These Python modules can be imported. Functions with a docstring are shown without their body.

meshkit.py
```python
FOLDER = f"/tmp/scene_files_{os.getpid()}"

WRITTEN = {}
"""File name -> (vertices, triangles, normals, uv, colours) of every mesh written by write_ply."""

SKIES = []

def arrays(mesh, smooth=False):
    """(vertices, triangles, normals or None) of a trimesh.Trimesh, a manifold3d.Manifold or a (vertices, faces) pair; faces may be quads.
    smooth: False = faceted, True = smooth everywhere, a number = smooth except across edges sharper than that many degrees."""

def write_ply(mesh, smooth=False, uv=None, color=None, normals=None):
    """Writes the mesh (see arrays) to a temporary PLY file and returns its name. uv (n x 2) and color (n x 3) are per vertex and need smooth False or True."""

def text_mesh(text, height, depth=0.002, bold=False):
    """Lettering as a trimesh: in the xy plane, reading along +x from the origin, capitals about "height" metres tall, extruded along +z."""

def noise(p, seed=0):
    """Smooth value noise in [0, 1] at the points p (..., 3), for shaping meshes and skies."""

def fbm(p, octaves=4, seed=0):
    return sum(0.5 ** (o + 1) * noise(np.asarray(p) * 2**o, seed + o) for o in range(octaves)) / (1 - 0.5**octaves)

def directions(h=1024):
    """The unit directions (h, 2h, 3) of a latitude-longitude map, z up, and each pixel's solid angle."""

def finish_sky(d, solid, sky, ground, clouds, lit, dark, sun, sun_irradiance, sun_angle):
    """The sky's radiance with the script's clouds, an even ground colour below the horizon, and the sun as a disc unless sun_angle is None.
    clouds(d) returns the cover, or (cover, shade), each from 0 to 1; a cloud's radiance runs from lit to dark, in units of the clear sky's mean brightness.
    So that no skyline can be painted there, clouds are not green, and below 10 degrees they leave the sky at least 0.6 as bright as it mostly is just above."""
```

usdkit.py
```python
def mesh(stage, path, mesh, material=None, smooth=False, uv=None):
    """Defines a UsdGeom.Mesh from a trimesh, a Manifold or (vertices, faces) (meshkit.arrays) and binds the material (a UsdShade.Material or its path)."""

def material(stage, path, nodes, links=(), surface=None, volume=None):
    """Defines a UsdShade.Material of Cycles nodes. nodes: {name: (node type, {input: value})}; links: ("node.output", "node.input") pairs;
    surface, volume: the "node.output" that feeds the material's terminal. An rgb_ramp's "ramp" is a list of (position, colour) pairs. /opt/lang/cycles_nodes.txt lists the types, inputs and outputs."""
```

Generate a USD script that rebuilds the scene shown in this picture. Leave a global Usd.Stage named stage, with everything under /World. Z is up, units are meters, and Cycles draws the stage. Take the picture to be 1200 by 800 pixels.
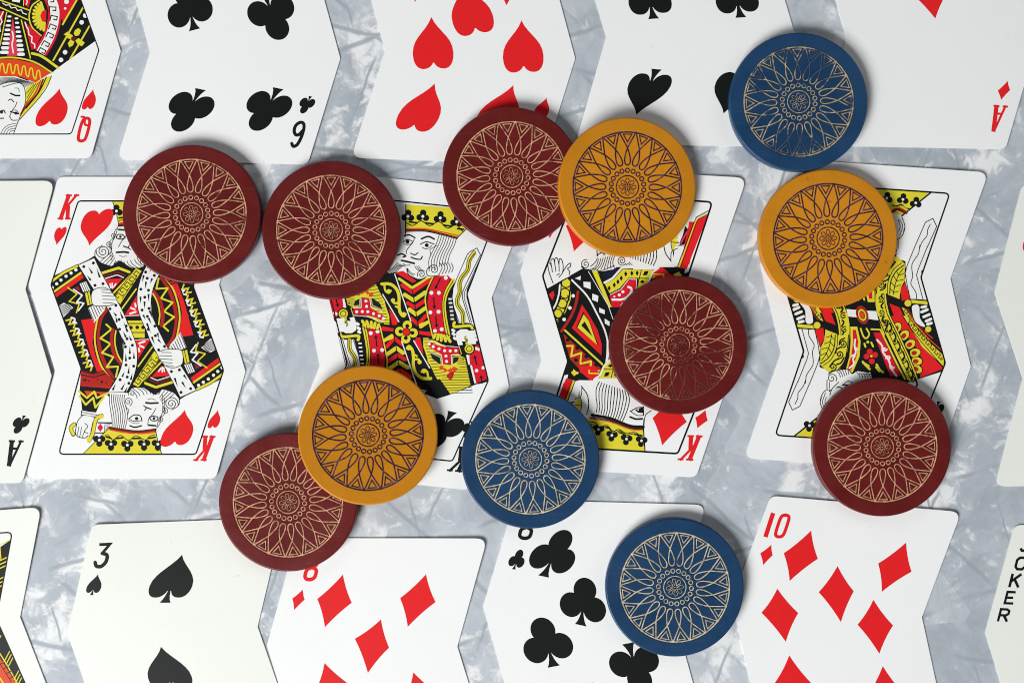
import math, random
import numpy as np, trimesh, usdkit, meshkit
from shapely import affinity
from shapely.geometry import Polygon, LineString, Point, MultiPolygon
from shapely.ops import unary_union
from shapely.strtree import STRtree
from pxr import Usd, UsdGeom, UsdLux, UsdShade, Sdf, Gf, Vt

stage = Usd.Stage.CreateInMemory()
UsdGeom.SetStageUpAxis(stage, UsdGeom.Tokens.z)
UsdGeom.SetStageMetersPerUnit(stage, 1.0)
UsdGeom.Xform.Define(stage, '/World')
UsdGeom.Scope.Define(stage, '/World/Looks')

# ------------------------------------------------------------------ camera and lamps
S = 0.00025            # one millimetre of table is four of the sheet units used for the layout below
HCAM = 0.36            # camera straight above the table, about 36 cm up
cam = UsdGeom.Camera.Define(stage, '/World/camera')
cam.AddTranslateOp().Set(Gf.Vec3d(0, 0, HCAM))
cam.CreateHorizontalApertureAttr(36.0)
cam.CreateVerticalApertureAttr(36.0 * 682 / 1024)
cam.CreateFocalLengthAttr(36.0 * HCAM / (1200 * S))
cam.CreateClippingRangeAttr(Gf.Vec2f(0.01, 10))
cam.CreateExposureAttr(0.0)


def rect_light(name, pos, target, w, h, intensity, color):
    l = UsdLux.RectLight.Define(stage, '/World/' + name)
    pos, target = np.array(pos, float), np.array(target, float)
    zax = (pos - target) / np.linalg.norm(pos - target)
    up = np.array([0, 0, 1.0]) if abs(zax[2]) < 0.95 else np.array([0, 1.0, 0])
    xax = np.cross(up, zax); xax /= np.linalg.norm(xax)
    yax = np.cross(zax, xax)
    M = Gf.Matrix4d(*xax, 0, *yax, 0, *zax, 0, *pos, 1)
    l.AddTransformOp().Set(M)
    l.CreateWidthAttr(w); l.CreateHeightAttr(h)
    l.CreateIntensityAttr(intensity); l.CreateColorAttr(Gf.Vec3f(*color))
    return l


# window out of view, lighting from lower left; two added fill lights soften the shadows
WINDOW = rect_light('window_light', (-0.85, -1.0, 1.05), (0, 0, 0), 0.95, 0.75, 18.2, (1.0, 0.993, 0.978))
FAR_WALL = rect_light('far_wall_light', (2.0, 0.7, 1.5), (0, 0, 0), 1.8, 1.6, 1.2, (0.95, 0.975, 1.0))  # added fill from the right, no wall modelled there
NEAR_WALL = rect_light('near_wall_light', (-0.9, 2.0, 1.5), (0, 0, 0), 1.8, 1.6, 1.1, (0.97, 0.985, 1.0))  # added fill from beyond the top edge, weaker than the right one


# ------------------------------------------------------------------ helpers
def lin(c):
    c = np.asarray(c, float) / 255.0
    return tuple(np.where(c <= 0.04045, c / 12.92, ((c + 0.055) / 1.055) ** 2.4))


used = {}


def fresh(parent, name):
    k = (parent, name)
    n = used.get(k, 0); used[k] = n + 1
    return f'{parent}/{name}' + (f'_{n:03d}' if n else '')


def tag(prim, label=None, category=None, group=None, kind=None):
    for k, v in (('label', label), ('category', category), ('group', group), ('kind', kind)):
        if v: prim.SetCustomDataByKey(k, v)


def thing(name, label, category, loc=(0, 0, 0), group=None):
    x = UsdGeom.Xform.Define(stage, fresh('/World', name))
    x.AddTranslateOp().Set(Gf.Vec3d(*map(float, loc)))
    tag(x.GetPrim(), label, category, group)
    return x


def part(parent, name, m, material, smooth=False):
    return usdkit.mesh(stage, fresh(str(parent.GetPath()), name), m, material, smooth)


def W(px, py, z=0.0):
    """layout sheet -> table, in metres (things that stand higher are nearer the lens: allow for it)"""
    k = S * (1 - z / HCAM)
    return ((px - 600) * k, (400 - py) * k)


# ------------------------------------------------------------------ materials
def table_material():
    """pearly laminate with its lustre put into the colour, like crumpled film under glass: facets of their own tone, ragged bright flecks, straight dark creases"""
    n, l = {}, []
    n['g'] = ('geometry', {})
    n['wn'] = ('noise_texture', {'scale': 40.0, 'detail': 3.0, 'roughness': 0.6})
    n['wsub'] = ('vector_math', {'math_type': 'subtract', 'vector2': (0.5, 0.5, 0.5)})
    l += [('g.position', 'wn.vector'), ('wn.color', 'wsub.vector1')]

    def warped(k, amount):
        n['w' + k] = ('vector_math', {'math_type': 'scale', 'scale': amount})
        n['p' + k] = ('vector_math', {'math_type': 'add'})
        l.extend([('wsub.vector', f'w{k}.vector1'), (f'w{k}.vector', f'p{k}.vector1'), ('g.position', f'p{k}.vector2')])
    warped('a', 0.007); warped('b', 0.016); warped('c', 0.0045)
    # facets
    n['v'] = ('voronoi_texture', {'feature': 'f1', 'scale': 34.0, 'randomness': 1.0})
    n['s'] = ('separate_color', {})
    l += [('pa.vector', 'v.vector'), ('v.color', 's.color')]
    # silky sheen painted into the colour, running its own way in each facet
    n['an'] = ('math', {'math_type': 'multiply', 'value2': 6.283})
    n['ro'] = ('vector_rotate', {'rotate_type': 'z_axis'})
    n['mp'] = ('mapping', {'scale': (85.0, 300.0, 1.0)})
    n['of'] = ('vector_math', {'math_type': 'add'})
    n['silk'] = ('noise_texture', {'scale': 1.0, 'detail': 5.0, 'roughness': 0.7, 'distortion': 0.4})
    l += [('s.r', 'an.value1'), ('pb.vector', 'ro.vector'), ('an.value', 'ro.angle'), ('ro.vector', 'mp.vector'), ('mp.vector', 'of.vector1'), ('v.color', 'of.vector2'), ('of.vector', 'silk.vector')]
    # tone: broad cloud + facet + silk
    n['cl'] = ('noise_texture', {'scale': 60.0, 'detail': 6.0, 'roughness': 0.66, 'distortion': 0.5})
    n['t1'] = ('math', {'math_type': 'multiply_add', 'value2': 0.30})
    n['t2'] = ('math', {'math_type': 'multiply_add', 'value2': 0.95})
    n['t3'] = ('math', {'math_type': 'multiply_add', 'value2': 0.62, 'value3': -0.44})
    l += [('g.position', 'cl.vector'), ('silk.fac', 't3.value1'), ('cl.fac', 't2.value1'), ('t3.value', 't2.value3'), ('s.g', 't1.value1'), ('t2.value', 't1.value3')]
    n['tone'] = ('rgb_ramp', {'ramp': [(0.0, lin((150, 159, 169))), (0.35, lin((170, 178, 187))), (0.6, lin((187, 194, 202))), (0.85, lin((206, 211, 217))), (1.0, lin((217, 221, 226)))]})
    l += [('t1.value', 'tone.fac')]
    # creases: two families of straight folds, each only here and there
    prev = None
    for k, ang, sc, w, cut in (('x', 0.38, 36.0, 0.014, 0.47), ('y', 1.25, 42.0, 0.026, 0.47), ('z', 2.30, 34.0, 0.020, 0.48), ('t', 2.85, 48.0, 0.016, 0.50), ('u', 1.75, 30.0, 0.018, 0.48)):
        n['er' + k] = ('vector_rotate', {'rotate_type': 'z_axis', 'angle': ang})
        n['es' + k] = ('separate_xyz', {})
        n['eu' + k] = ('math', {'math_type': 'multiply', 'value2': sc})
        n['e' + k] = ('voronoi_texture', {'dimensions': '1D', 'feature': 'distance_to_edge', 'scale': 1.0, 'randomness': 1.0})
        n['ew' + k] = ('map_range', {'range_type': 'smoothstep', 'from_min': w * .35, 'from_max': w * 1.6, 'to_min': 1.0, 'to_max': 0.0, 'clamp': True})
        n['em' + k] = ('noise_texture', {'scale': 27.0 + sc * .3, 'detail': 1.5})
        n['ek' + k] = ('map_range', {'from_min': cut, 'from_max': cut + 0.07, 'to_min': 0.0, 'to_max': 0.68, 'clamp': True})
        n['ev' + k] = ('vector_math', {'math_type': 'add', 'vector2': (ang * 3.1, ang, 0.0)})
        n['ef' + k] = ('math', {'math_type': 'multiply'})
        l += [('pc.vector', f'er{k}.vector'), (f'er{k}.vector', f'es{k}.vector'), (f'es{k}.x', f'eu{k}.value1'), (f'eu{k}.value', f'e{k}.w'), (f'e{k}.distance', f'ew{k}.value'),
              ('g.position', f'ev{k}.vector1'), (f'ev{k}.vector', f'em{k}.vector'), (f'em{k}.fac', f'ek{k}.value'), (f'ew{k}.result', f'ef{k}.value1'), (f'ek{k}.result', f'ef{k}.value2')]
        if prev:
            n['emax' + k] = ('math', {'math_type': 'maximum'})
            l += [(prev, f'emax{k}.value1'), (f'ef{k}.value', f'emax{k}.value2')]
            prev = f'emax{k}.value'
        else: prev = f'ef{k}.value'
    n['lip'] = ('math', {'math_type': 'multiply', 'value2': 1.0})
    n['lipx'] = ('map_range', {'range_type': 'smoothstep', 'from_min': 0.05, 'from_max': 0.13, 'to_min': 0.085, 'to_max': 0.0, 'clamp': True})
    l += [('ey.distance', 'lipx.value'), ('lipx.result', 'lip.value1'), ('eky.result', 'lip.value2')]
    n['emax'] = ('math', {'math_type': 'maximum', 'value2': 0.0})
    l.append((prev, 'emax.value1'))
    # flecks gather along the folds
    n['near'] = ('map_range', {'from_min': 0.0, 'from_max': 0.30, 'to_min': 0.07, 'to_max': -0.03, 'clamp': True})
    l += [('ex.distance', 'near.value')]
    n['cmask'] = ('noise_texture', {'scale': 30.0, 'detail': 2.0})
    n['cm2'] = ('map_range', {'from_min': 0.35, 'from_max': 0.65, 'to_min': -0.09, 'to_max': 0.07, 'clamp': True})
    l += [('g.position', 'cmask.vector'), ('cmask.fac', 'cm2.value')]
    fl = []
    for k, sc, vec, lo in (('p', 118.0, 'pb', 0.525), ('q', 240.0, 'pb', 0.545)):
        n['f' + k] = ('noise_texture', {'scale': sc, 'detail': 5.0, 'roughness': 0.62, 'distortion': 0.35})
        n['fa' + k] = ('math', {'math_type': 'add'})
        n['fb' + k] = ('math', {'math_type': 'add'})
        n['fr' + k] = ('map_range', {'range_type': 'smoothstep', 'from_min': lo, 'from_max': lo + 0.175, 'to_min': 0.0, 'to_max': 0.86, 'clamp': True})
        l += [(vec + '.vector', f'f{k}.vector'), (f'f{k}.fac', f'fa{k}.value1'), ('near.result', f'fa{k}.value2'), (f'fa{k}.value', f'fb{k}.value1'), ('cm2.result', f'fb{k}.value2'), (f'fb{k}.value', f'fc{k}.value1'), ('lip.value', f'fc{k}.value2'), (f'fc{k}.value', f'fr{k}.value')]
        n['fc' + k] = ('math', {'math_type': 'add'})
    n['fmax'] = ('math', {'math_type': 'maximum'})
    n['inv'] = ('math', {'math_type': 'subtract', 'value1': 1.0})
    n['fmul'] = ('math', {'math_type': 'multiply'})
    l += [('frp.result', 'fmax.value1'), ('frq.result', 'fmax.value2'), ('emax.value', 'inv.value2'), ('fmax.value', 'fmul.value1'), ('inv.value', 'fmul.value2')]
    n['mc'] = ('mix_color', {'b': lin((238, 240, 241))})
    n['mc2'] = ('mix_color', {'b': lin((152, 162, 171))})
    l += [('fmul.value', 'mc.fac'), ('tone.color', 'mc.a'), ('emax.value', 'mc2.fac'), ('mc.result', 'mc2.a')]
    n['p'] = ('principled_bsdf', {'roughness': 0.36, 'specular_ior_level': 0.3})
    l += [('mc2.result', 'p.base_color')]
    return usdkit.material(stage, '/World/Looks/pearl_laminate', n, l, surface='p.BSDF')


TABLE = table_material()


def stock_material(name, rgb):
    a = lin(rgb)
    b = tuple(x * 0.93 for x in a)
    return usdkit.material(stage, '/World/Looks/' + name, {
        'g': ('geometry', {}),
        'n': ('noise_texture', {'scale': 26.0, 'detail': 6.0, 'roughness': 0.66}),
        'r': ('rgb_ramp', {'ramp': [(0.0, b), (0.38, tuple(x * 0.985 for x in a)), (0.6, a), (1.0, a)]}),
        'sp': ('noise_texture', {'scale': 620.0, 'detail': 1.0}),
        'sr': ('rgb_ramp', {'ramp': [(0.0, (1, 1, 1)), (0.79, (1, 1, 1)), (0.83, (0.84, 0.83, 0.81)), (1.0, (0.7, 0.69, 0.66))]}),
        'mm': ('mix', {'mix_type': 'multiply', 'fac': 1.0}),
        'bn': ('noise_texture', {'scale': 900.0, 'detail': 2.0}),
        'bu': ('bump', {'strength': 0.10, 'distance': 0.0002}),
        'p': ('principled_bsdf', {'roughness': 0.46, 'specular_ior_level': 0.35}),
    }, [('g.position', 'n.vector'), ('n.fac', 'r.fac'), ('g.position', 'sp.vector'), ('sp.fac', 'sr.fac'), ('r.color', 'mm.color1'), ('sr.color', 'mm.color2'),
        ('mm.color', 'p.base_color'), ('g.position', 'bn.vector'), ('bn.fac', 'bu.height'), ('bu.normal', 'p.normal')], surface='p.BSDF')


STOCK = stock_material('card_stock', (240, 242, 242))
STOCK_OLD = stock_material('card_stock_yellowed', (233, 237, 231))

INK = usdkit.material(stage, '/World/Looks/printing_ink', {
    'a': ('attribute', {'attribute': 'ink'}),
    'g': ('geometry', {}),
    'n': ('noise_texture', {'scale': 420.0, 'detail': 3.0}),
    'r': ('rgb_ramp', {'ramp': [(0.0, (0.9, 0.9, 0.9)), (0.45, (0.98, 0.98, 0.98)), (1.0, (1, 1, 1))]}),
    'm': ('mix', {'mix_type': 'multiply', 'fac': 1.0}),
    'p': ('principled_bsdf', {'roughness': 0.36, 'specular_ior_level': 0.25}),
}, [('g.position', 'n.vector'), ('n.fac', 'r.fac'), ('a.color', 'm.color1'), ('r.color', 'm.color2'), ('m.color', 'p.base_color')], surface='p.BSDF')


def chip_material(name, rgb, mottle=0.88):
    a = lin(rgb)
    return usdkit.material(stage, '/World/Looks/' + name, {
        'g': ('geometry', {}),
        'n': ('noise_texture', {'scale': 95.0, 'detail': 6.0, 'roughness': 0.68}),
        'r': ('rgb_ramp', {'ramp': [(0.0, tuple(x * mottle * 0.8 for x in a)), (0.38, tuple(x * mottle for x in a)), (0.55, a), (1.0, tuple(min(1, x * 1.05) for x in a))]}),
        'sp': ('noise_texture', {'scale': 330.0, 'detail': 1.0}),
        'sr': ('rgb_ramp', {'ramp': [(0.0, (0, 0, 0)), (0.755, (0, 0, 0)), (0.79, (0.55, 0.55, 0.55)), (1.0, (0.7, 0.7, 0.7))]}),
        'bw': ('rgb_to_bw', {}),
        'dk': ('mix_color', {'b': tuple(x * 0.55 for x in a)}),
        'bn': ('noise_texture', {'scale': 700.0, 'detail': 3.0}),
        'oi': ('object_info', {}),
        'ov': ('map_range', {'from_min': 0.0, 'from_max': 1.0, 'to_min': 0.90, 'to_max': 1.07}),
        'hs': ('hsv', {}),
        'sm': ('mapping', {'scale': (60.0, 1900.0, 1.0), 'rotation': (0, 0, 0.7)}),
        'sn': ('noise_texture', {'scale': 1.0, 'detail': 2.0}),
        'sk': ('map_range', {'from_min': 0.62, 'from_max': 0.72, 'to_min': 0.0, 'to_max': 0.085, 'clamp': True}),
        'sl': ('mix_color', {'b': tuple(x * 0.7 + 0.12 for x in a)}),
        'rr': ('map_range', {'from_min': 0.3, 'from_max': 0.7, 'to_min': 0.30, 'to_max': 0.44}),
        'bu': ('bump', {'strength': 0.16, 'distance': 0.0002}),
        'p': ('principled_bsdf', {'specular_ior_level': 0.3}),
    }, [('g.position', 'n.vector'), ('n.fac', 'r.fac'), ('g.position', 'sp.vector'), ('sp.fac', 'sr.fac'), ('sr.color', 'bw.color'), ('bw.val', 'dk.fac'),
        ('r.color', 'dk.a'), ('dk.result', 'hs.color'), ('oi.random', 'ov.value'), ('ov.result', 'hs.value'), ('g.position', 'sm.vector'), ('sm.vector', 'sn.vector'), ('sn.fac', 'sk.value'), ('sk.result', 'sl.fac'), ('hs.color', 'sl.a'), ('sl.result', 'p.base_color'), ('n.fac', 'rr.value'), ('rr.result', 'p.roughness'),
        ('g.position', 'bn.vector'), ('bn.fac', 'bu.height'), ('bu.normal', 'p.normal')], surface='p.BSDF')


def groove_material(name, paint, body, wear, tint=None, rubbed=()):
    """paint left in an engraved line; wear is the share rubbed out, down to the chip's own colour; rubbed: places (x, y, reach, how much) worn the most"""
    pa, bo = lin(paint), tuple(x * 0.9 * 0.90 + y * 0.10 for x, y in zip(lin(body), lin(paint)))
    n = {
        'g': ('geometry', {}),
        'tc': ('texture_coordinate', {}),
        'n': ('noise_texture', {'scale': 150.0, 'detail': 4.0, 'roughness': 0.68}),
        'r': ('map_range', {'from_min': wear - 0.05, 'from_max': wear + 0.05, 'to_min': 0.0, 'to_max': 1.0, 'clamp': True}),
        'n2': ('noise_texture', {'scale': 800.0, 'detail': 2.0}),
        'r2': ('rgb_ramp', {'ramp': [(0.0, tuple(x * 0.45 for x in pa)), (0.40, tuple(x * 0.66 for x in pa)), (0.56, pa), (0.72, tint and lin(tint) or tuple(min(1, x * 1.2) for x in pa)), (1.0, tint and lin(tint) or pa)]}),  # untinted paint: bright and dark noise stands in for metallic glints
        'm': ('mix_color', {'a': bo}),
        'p': ('principled_bsdf', {'roughness': 0.42, 'specular_ior_level': 0.4}),
    }
    l = [('g.position', 'n.vector'), ('r.result', 'm.fac'), ('g.position', 'n2.vector'), ('n2.fac', 'r2.fac'), ('r2.color', 'm.b'), ('m.result', 'p.base_color')]
    last = 'n.fac'
    for i, (x, y, reach, much) in enumerate(rubbed):
        n[f'd{i}'] = ('vector_math', {'math_type': 'distance', 'vector2': (x, y, H)})
        n[f'q{i}'] = ('map_range', {'from_min': 0.0, 'from_max': reach, 'to_min': -much, 'to_max': 0.0, 'clamp': True})
        n[f's{i}'] = ('math', {'math_type': 'add'})
        l += [('tc.object', f'd{i}.vector1'), (f'd{i}.value', f'q{i}.value'), (last, f's{i}.value1'), (f'q{i}.result', f's{i}.value2')]
        last = f's{i}.value'
    l.append((last, 'r.value'))
    return usdkit.material(stage, '/World/Looks/' + name, n, l, surface='p.BSDF')


H = 0.0033             # a chip's height
RED_BODY, BLUE_BODY, YEL_BODY = (101, 28, 28), (29, 63, 99), (203, 132, 26)
CHIP = {
    'red': (chip_material('red_clay', RED_BODY), groove_material('gold_on_red', (216, 164, 128), RED_BODY, 0.37)),
    'red_worn': (None, groove_material('rubbed_gold_on_red', (212, 160, 126), RED_BODY, 0.40, None, ((0.003, -0.013, 0.014, 0.42), (-0.006, 0.011, 0.0075, 0.40), (0.010, -0.002, 0.006, 0.2)))),
    'yellow': (chip_material('yellow_clay', YEL_BODY, 0.93), groove_material('purple_on_yellow', (58, 40, 76), YEL_BODY, 0.22, (104, 84, 126))),
    'blue': (chip_material('blue_clay', BLUE_BODY), groove_material('gold_on_blue', (208, 195, 168), BLUE_BODY, 0.365)),
    'blue_worn': (None, groove_material('rubbed_gold_on_blue', (190, 172, 138), BLUE_BODY, 0.43, None, ((-0.004, -0.013, 0.009, 0.22), (0.006, 0.010, 0.007, 0.2), (-0.011, 0.004, 0.007, .2)))),
}
CHIP['red_worn'] = (CHIP['red'][0], CHIP['red_worn'][1])
CHIP['blue_worn'] = (CHIP['blue'][0], CHIP['blue_worn'][1])

# ------------------------------------------------------------------ the table
tb = trimesh.creation.box((0.9, 0.75, 0.02)); tb.apply_translation((0, 0, -0.01))
t = usdkit.mesh(stage, '/World/table_top', tb, TABLE)
tag(t.GetPrim(), 'grey and white pearly marbled laminate table top under the cards', 'table top', kind='structure')

# ------------------------------------------------------------------ flat print: shapes, strokes, glyphs and pips
COL = {k: lin(v) for k, v in dict(k=(24, 27, 27), r=(228, 36, 40), c=(216, 30, 48), y=(224, 213, 56), w=(238, 240, 238), o=(222, 74, 34), b=(106, 34, 26),
                                  p=(222, 62, 84), d=(176, 40, 34), n=(28, 34, 52), g=(70, 78, 80), m=(150, 30, 70), l=(196, 190, 60)).items()}


def pts(s):
    if isinstance(s, str):
        return np.array([[float(v) for v in q.split(',')] for q in s.split()])
    return np.asarray(s, float)


def spline(p, closed=False, k=4):
    p = np.asarray(p, float)
    n = len(p)
    if n < 3: return p
    if closed: q = np.vstack([p[-1], p, p[0], p[1]])
    else: q = np.vstack([2 * p[0] - p[1], p, 2 * p[-1] - p[-2]])
    out = []
    m = n if closed else n - 1
    for i in range(m):
        a, b, c, d = q[i:i + 4]
        for j in range(k):
            t = j / k
            out.append(0.5 * (2 * b + (c - a) * t + (2 * a - 5 * b + 4 * c - d) * t * t + (3 * b - a - 3 * c + d) * t ** 3))
    if not closed: out.append(p[-1])
    return np.array(out)


def bez(*segs, n=7):
    out = []
    for a, b, c, d in segs:
        a, b, c, d = map(np.array, (a, b, c, d))
        for j in range(n):
            t = j / n
            out.append(a * (1 - t) ** 3 + 3 * b * t * (1 - t) ** 2 + 3 * c * t * t * (1 - t) + d * t ** 3)
    return np.array(out)


def mirrored(h):
    return np.vstack([h, (h * [-1, 1])[::-1]])


HEART = Polygon(mirrored(bez(((0, .5), (-.14, .22), (-.5, .12), (-.5, -.20)), ((-.5, -.20), (-.5, -.42), (-.38, -.5), (-.25, -.5)), ((-.25, -.5), (-.13, -.5), (-.02, -.44), (0, -.345))))).buffer(0)
_sp = Polygon(mirrored(bez(((0, -.5), (-.12, -.28), (-.5, -.14), (-.5, .12)), ((-.5, .12), (-.5, .27), (-.40, .35), (-.27, .35)), ((-.27, .35), (-.14, .35), (-.05, .28), (-.03, .17))))).buffer(0)
_stem = Polygon(mirrored(bez(((-.02, .12), (-.03, .30), (-.08, .43), (-.18, .5)), n=5)))
SPADE = unary_union([_sp, _stem.buffer(0)])
_cl = [Point(x, y).buffer(.245, quad_segs=7) for x, y in ((-.255, .09), (.255, .09), (0, -.255))]
CLUB = unary_union(_cl + [_stem.buffer(0), Polygon([(-.13, -.1), (.13, -.1), (.12, .12), (-.12, .12)])])
_di = bez(((0, -.5), (-.12, -.28), (-.3, -.12), (-.5, 0)), ((-.5, 0), (-.3, .12), (-.12, .28), (0, .5)))
DIAMOND = Polygon(mirrored(_di)).buffer(0)
SUIT = {'h': HEART, 's': SPADE, 'c': CLUB, 'd': DIAMOND}


def aff(shape, c, u, v):
    return affinity.affine_transform(shape, [u[0], v[0], u[1], v[1], c[0], c[1]])


def stroke(p, w, cap='round'):
    return LineString(p).buffer(w / 2, quad_segs=2, cap_style=cap, join_style='mitre' if cap == 'flat' else 'round')


GLYPH = {   # upright letters in a unit cell, y downwards: (points, width, curved)
    'K': [("0.24,0 0.24,1", .20, 0), ("0.86,0 0.30,0.60", .12, 0), ("0.46,0.44 0.80,1", .20, 0), ("0,0.04 0.48,0.04", .09, 0), ("0,0.96 0.46,0.96", .09, 0), ("0.64,0.04 1.04,0.04", .09, 0), ("0.58,0.96 1.02,0.96", .09, 0)],
    'A': [("0.48,0 0.17,1", .11, 0), ("0.50,0 0.80,1", .20, 0), ("0.26,0.68 0.72,0.68", .10, 0), ("0,0.96 0.36,0.96", .09, 0), ("0.58,0.96 1,0.96", .09, 0)],
    'Q': [("0.5,0.06 0.82,0.14 0.9,0.5 0.82,0.84 0.5,0.93 0.18,0.84 0.1,0.5 0.18,0.14 0.5,0.06", .17, 1), ("0.30,0.66 0.55,0.70 0.72,0.95 1.04,0.98", .12, 1)],
    '3': [("0.08,0.06 0.9,0.06 0.46,0.42", .15, 0), ("0.46,0.42 0.86,0.50 0.90,0.76 0.60,0.95 0.22,0.93 0.06,0.78", .19, 1)],
    '8': [("0.5,0.06 0.8,0.12 0.82,0.36 0.5,0.47 0.2,0.36 0.22,0.12 0.5,0.06", .18, 1), ("0.5,0.47 0.88,0.58 0.88,0.86 0.5,0.95 0.12,0.86 0.12,0.58 0.5,0.47", .19, 1)],
    '6': [("0.82,0.16 0.6,0.05 0.3,0.14 0.12,0.45 0.12,0.78 0.3,0.94 0.6,0.95 0.86,0.84 0.9,0.66 0.7,0.5 0.4,0.5 0.14,0.66", .17, 1)],
    '1': [("0.5,0 0.5,1", .30, 0)],
    '0': [("0.5,0.06 0.84,0.14 0.9,0.5 0.84,0.86 0.5,0.94 0.16,0.86 0.1,0.5 0.16,0.14 0.5,0.06", .18, 1)],
    'J': [("0.75,0 0.75,0.75 0.6,0.95 0.3,0.95 0.14,0.78", .2, 0)],
    'O': [("0.3,0.07 0.7,0.07 0.9,0.25 0.9,0.75 0.7,0.93 0.3,0.93 0.1,0.75 0.1,0.25 0.3,0.07", .19, 0)],
    'k': [("0.12,0 0.12,1", .2, 0), ("0.88,0 0.14,0.58", .19, 0), ("0.42,0.42 0.9,1", .2, 0)],
    'E': [("0.85,0.08 0.14,0.08 0.14,0.92 0.88,0.92", .18, 0), ("0.14,0.5 0.75,0.5", .17, 0)],
    'R': [("0.12,1 0.12,0.09 0.66,0.09 0.86,0.2 0.86,0.42 0.66,0.54 0.12,0.54", .18, 0), ("0.5,0.54 0.9,1", .2, 0)],
}


def glyph(ch, o, u, v):
    """letter whose cell's top-left corner is o, its width vector u and its height vector v"""
    g = []
    scale = math.sqrt(abs(u[0] * v[1] - u[1] * v[0]))
    for p, w, curved in GLYPH[ch]:
        q = pts(p)
        if curved: q = spline(q, False, 4)
        q = np.array([[o[0] + a * u[0] + b * v[0], o[1] + a * u[1] + b * v[1]] for a, b in q])
        g.append(stroke(q, w * scale * 1.08, 'flat' if not curved else 'round'))
    return unary_union(g)


def club3(c, r, ang=0):
    a = math.radians(ang)
    f = lambda x, y: (c[0] + r * (x * math.cos(a) - y * math.sin(a)), c[1] + r * (x * math.sin(a) + y * math.cos(a)))
    return unary_union([Point(f(x, y)).buffer(r * .56, quad_segs=3) for x, y in ((-.56, .22), (.56, .22), (0, -.62))] + [Point(c).buffer(r * .4)])


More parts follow.
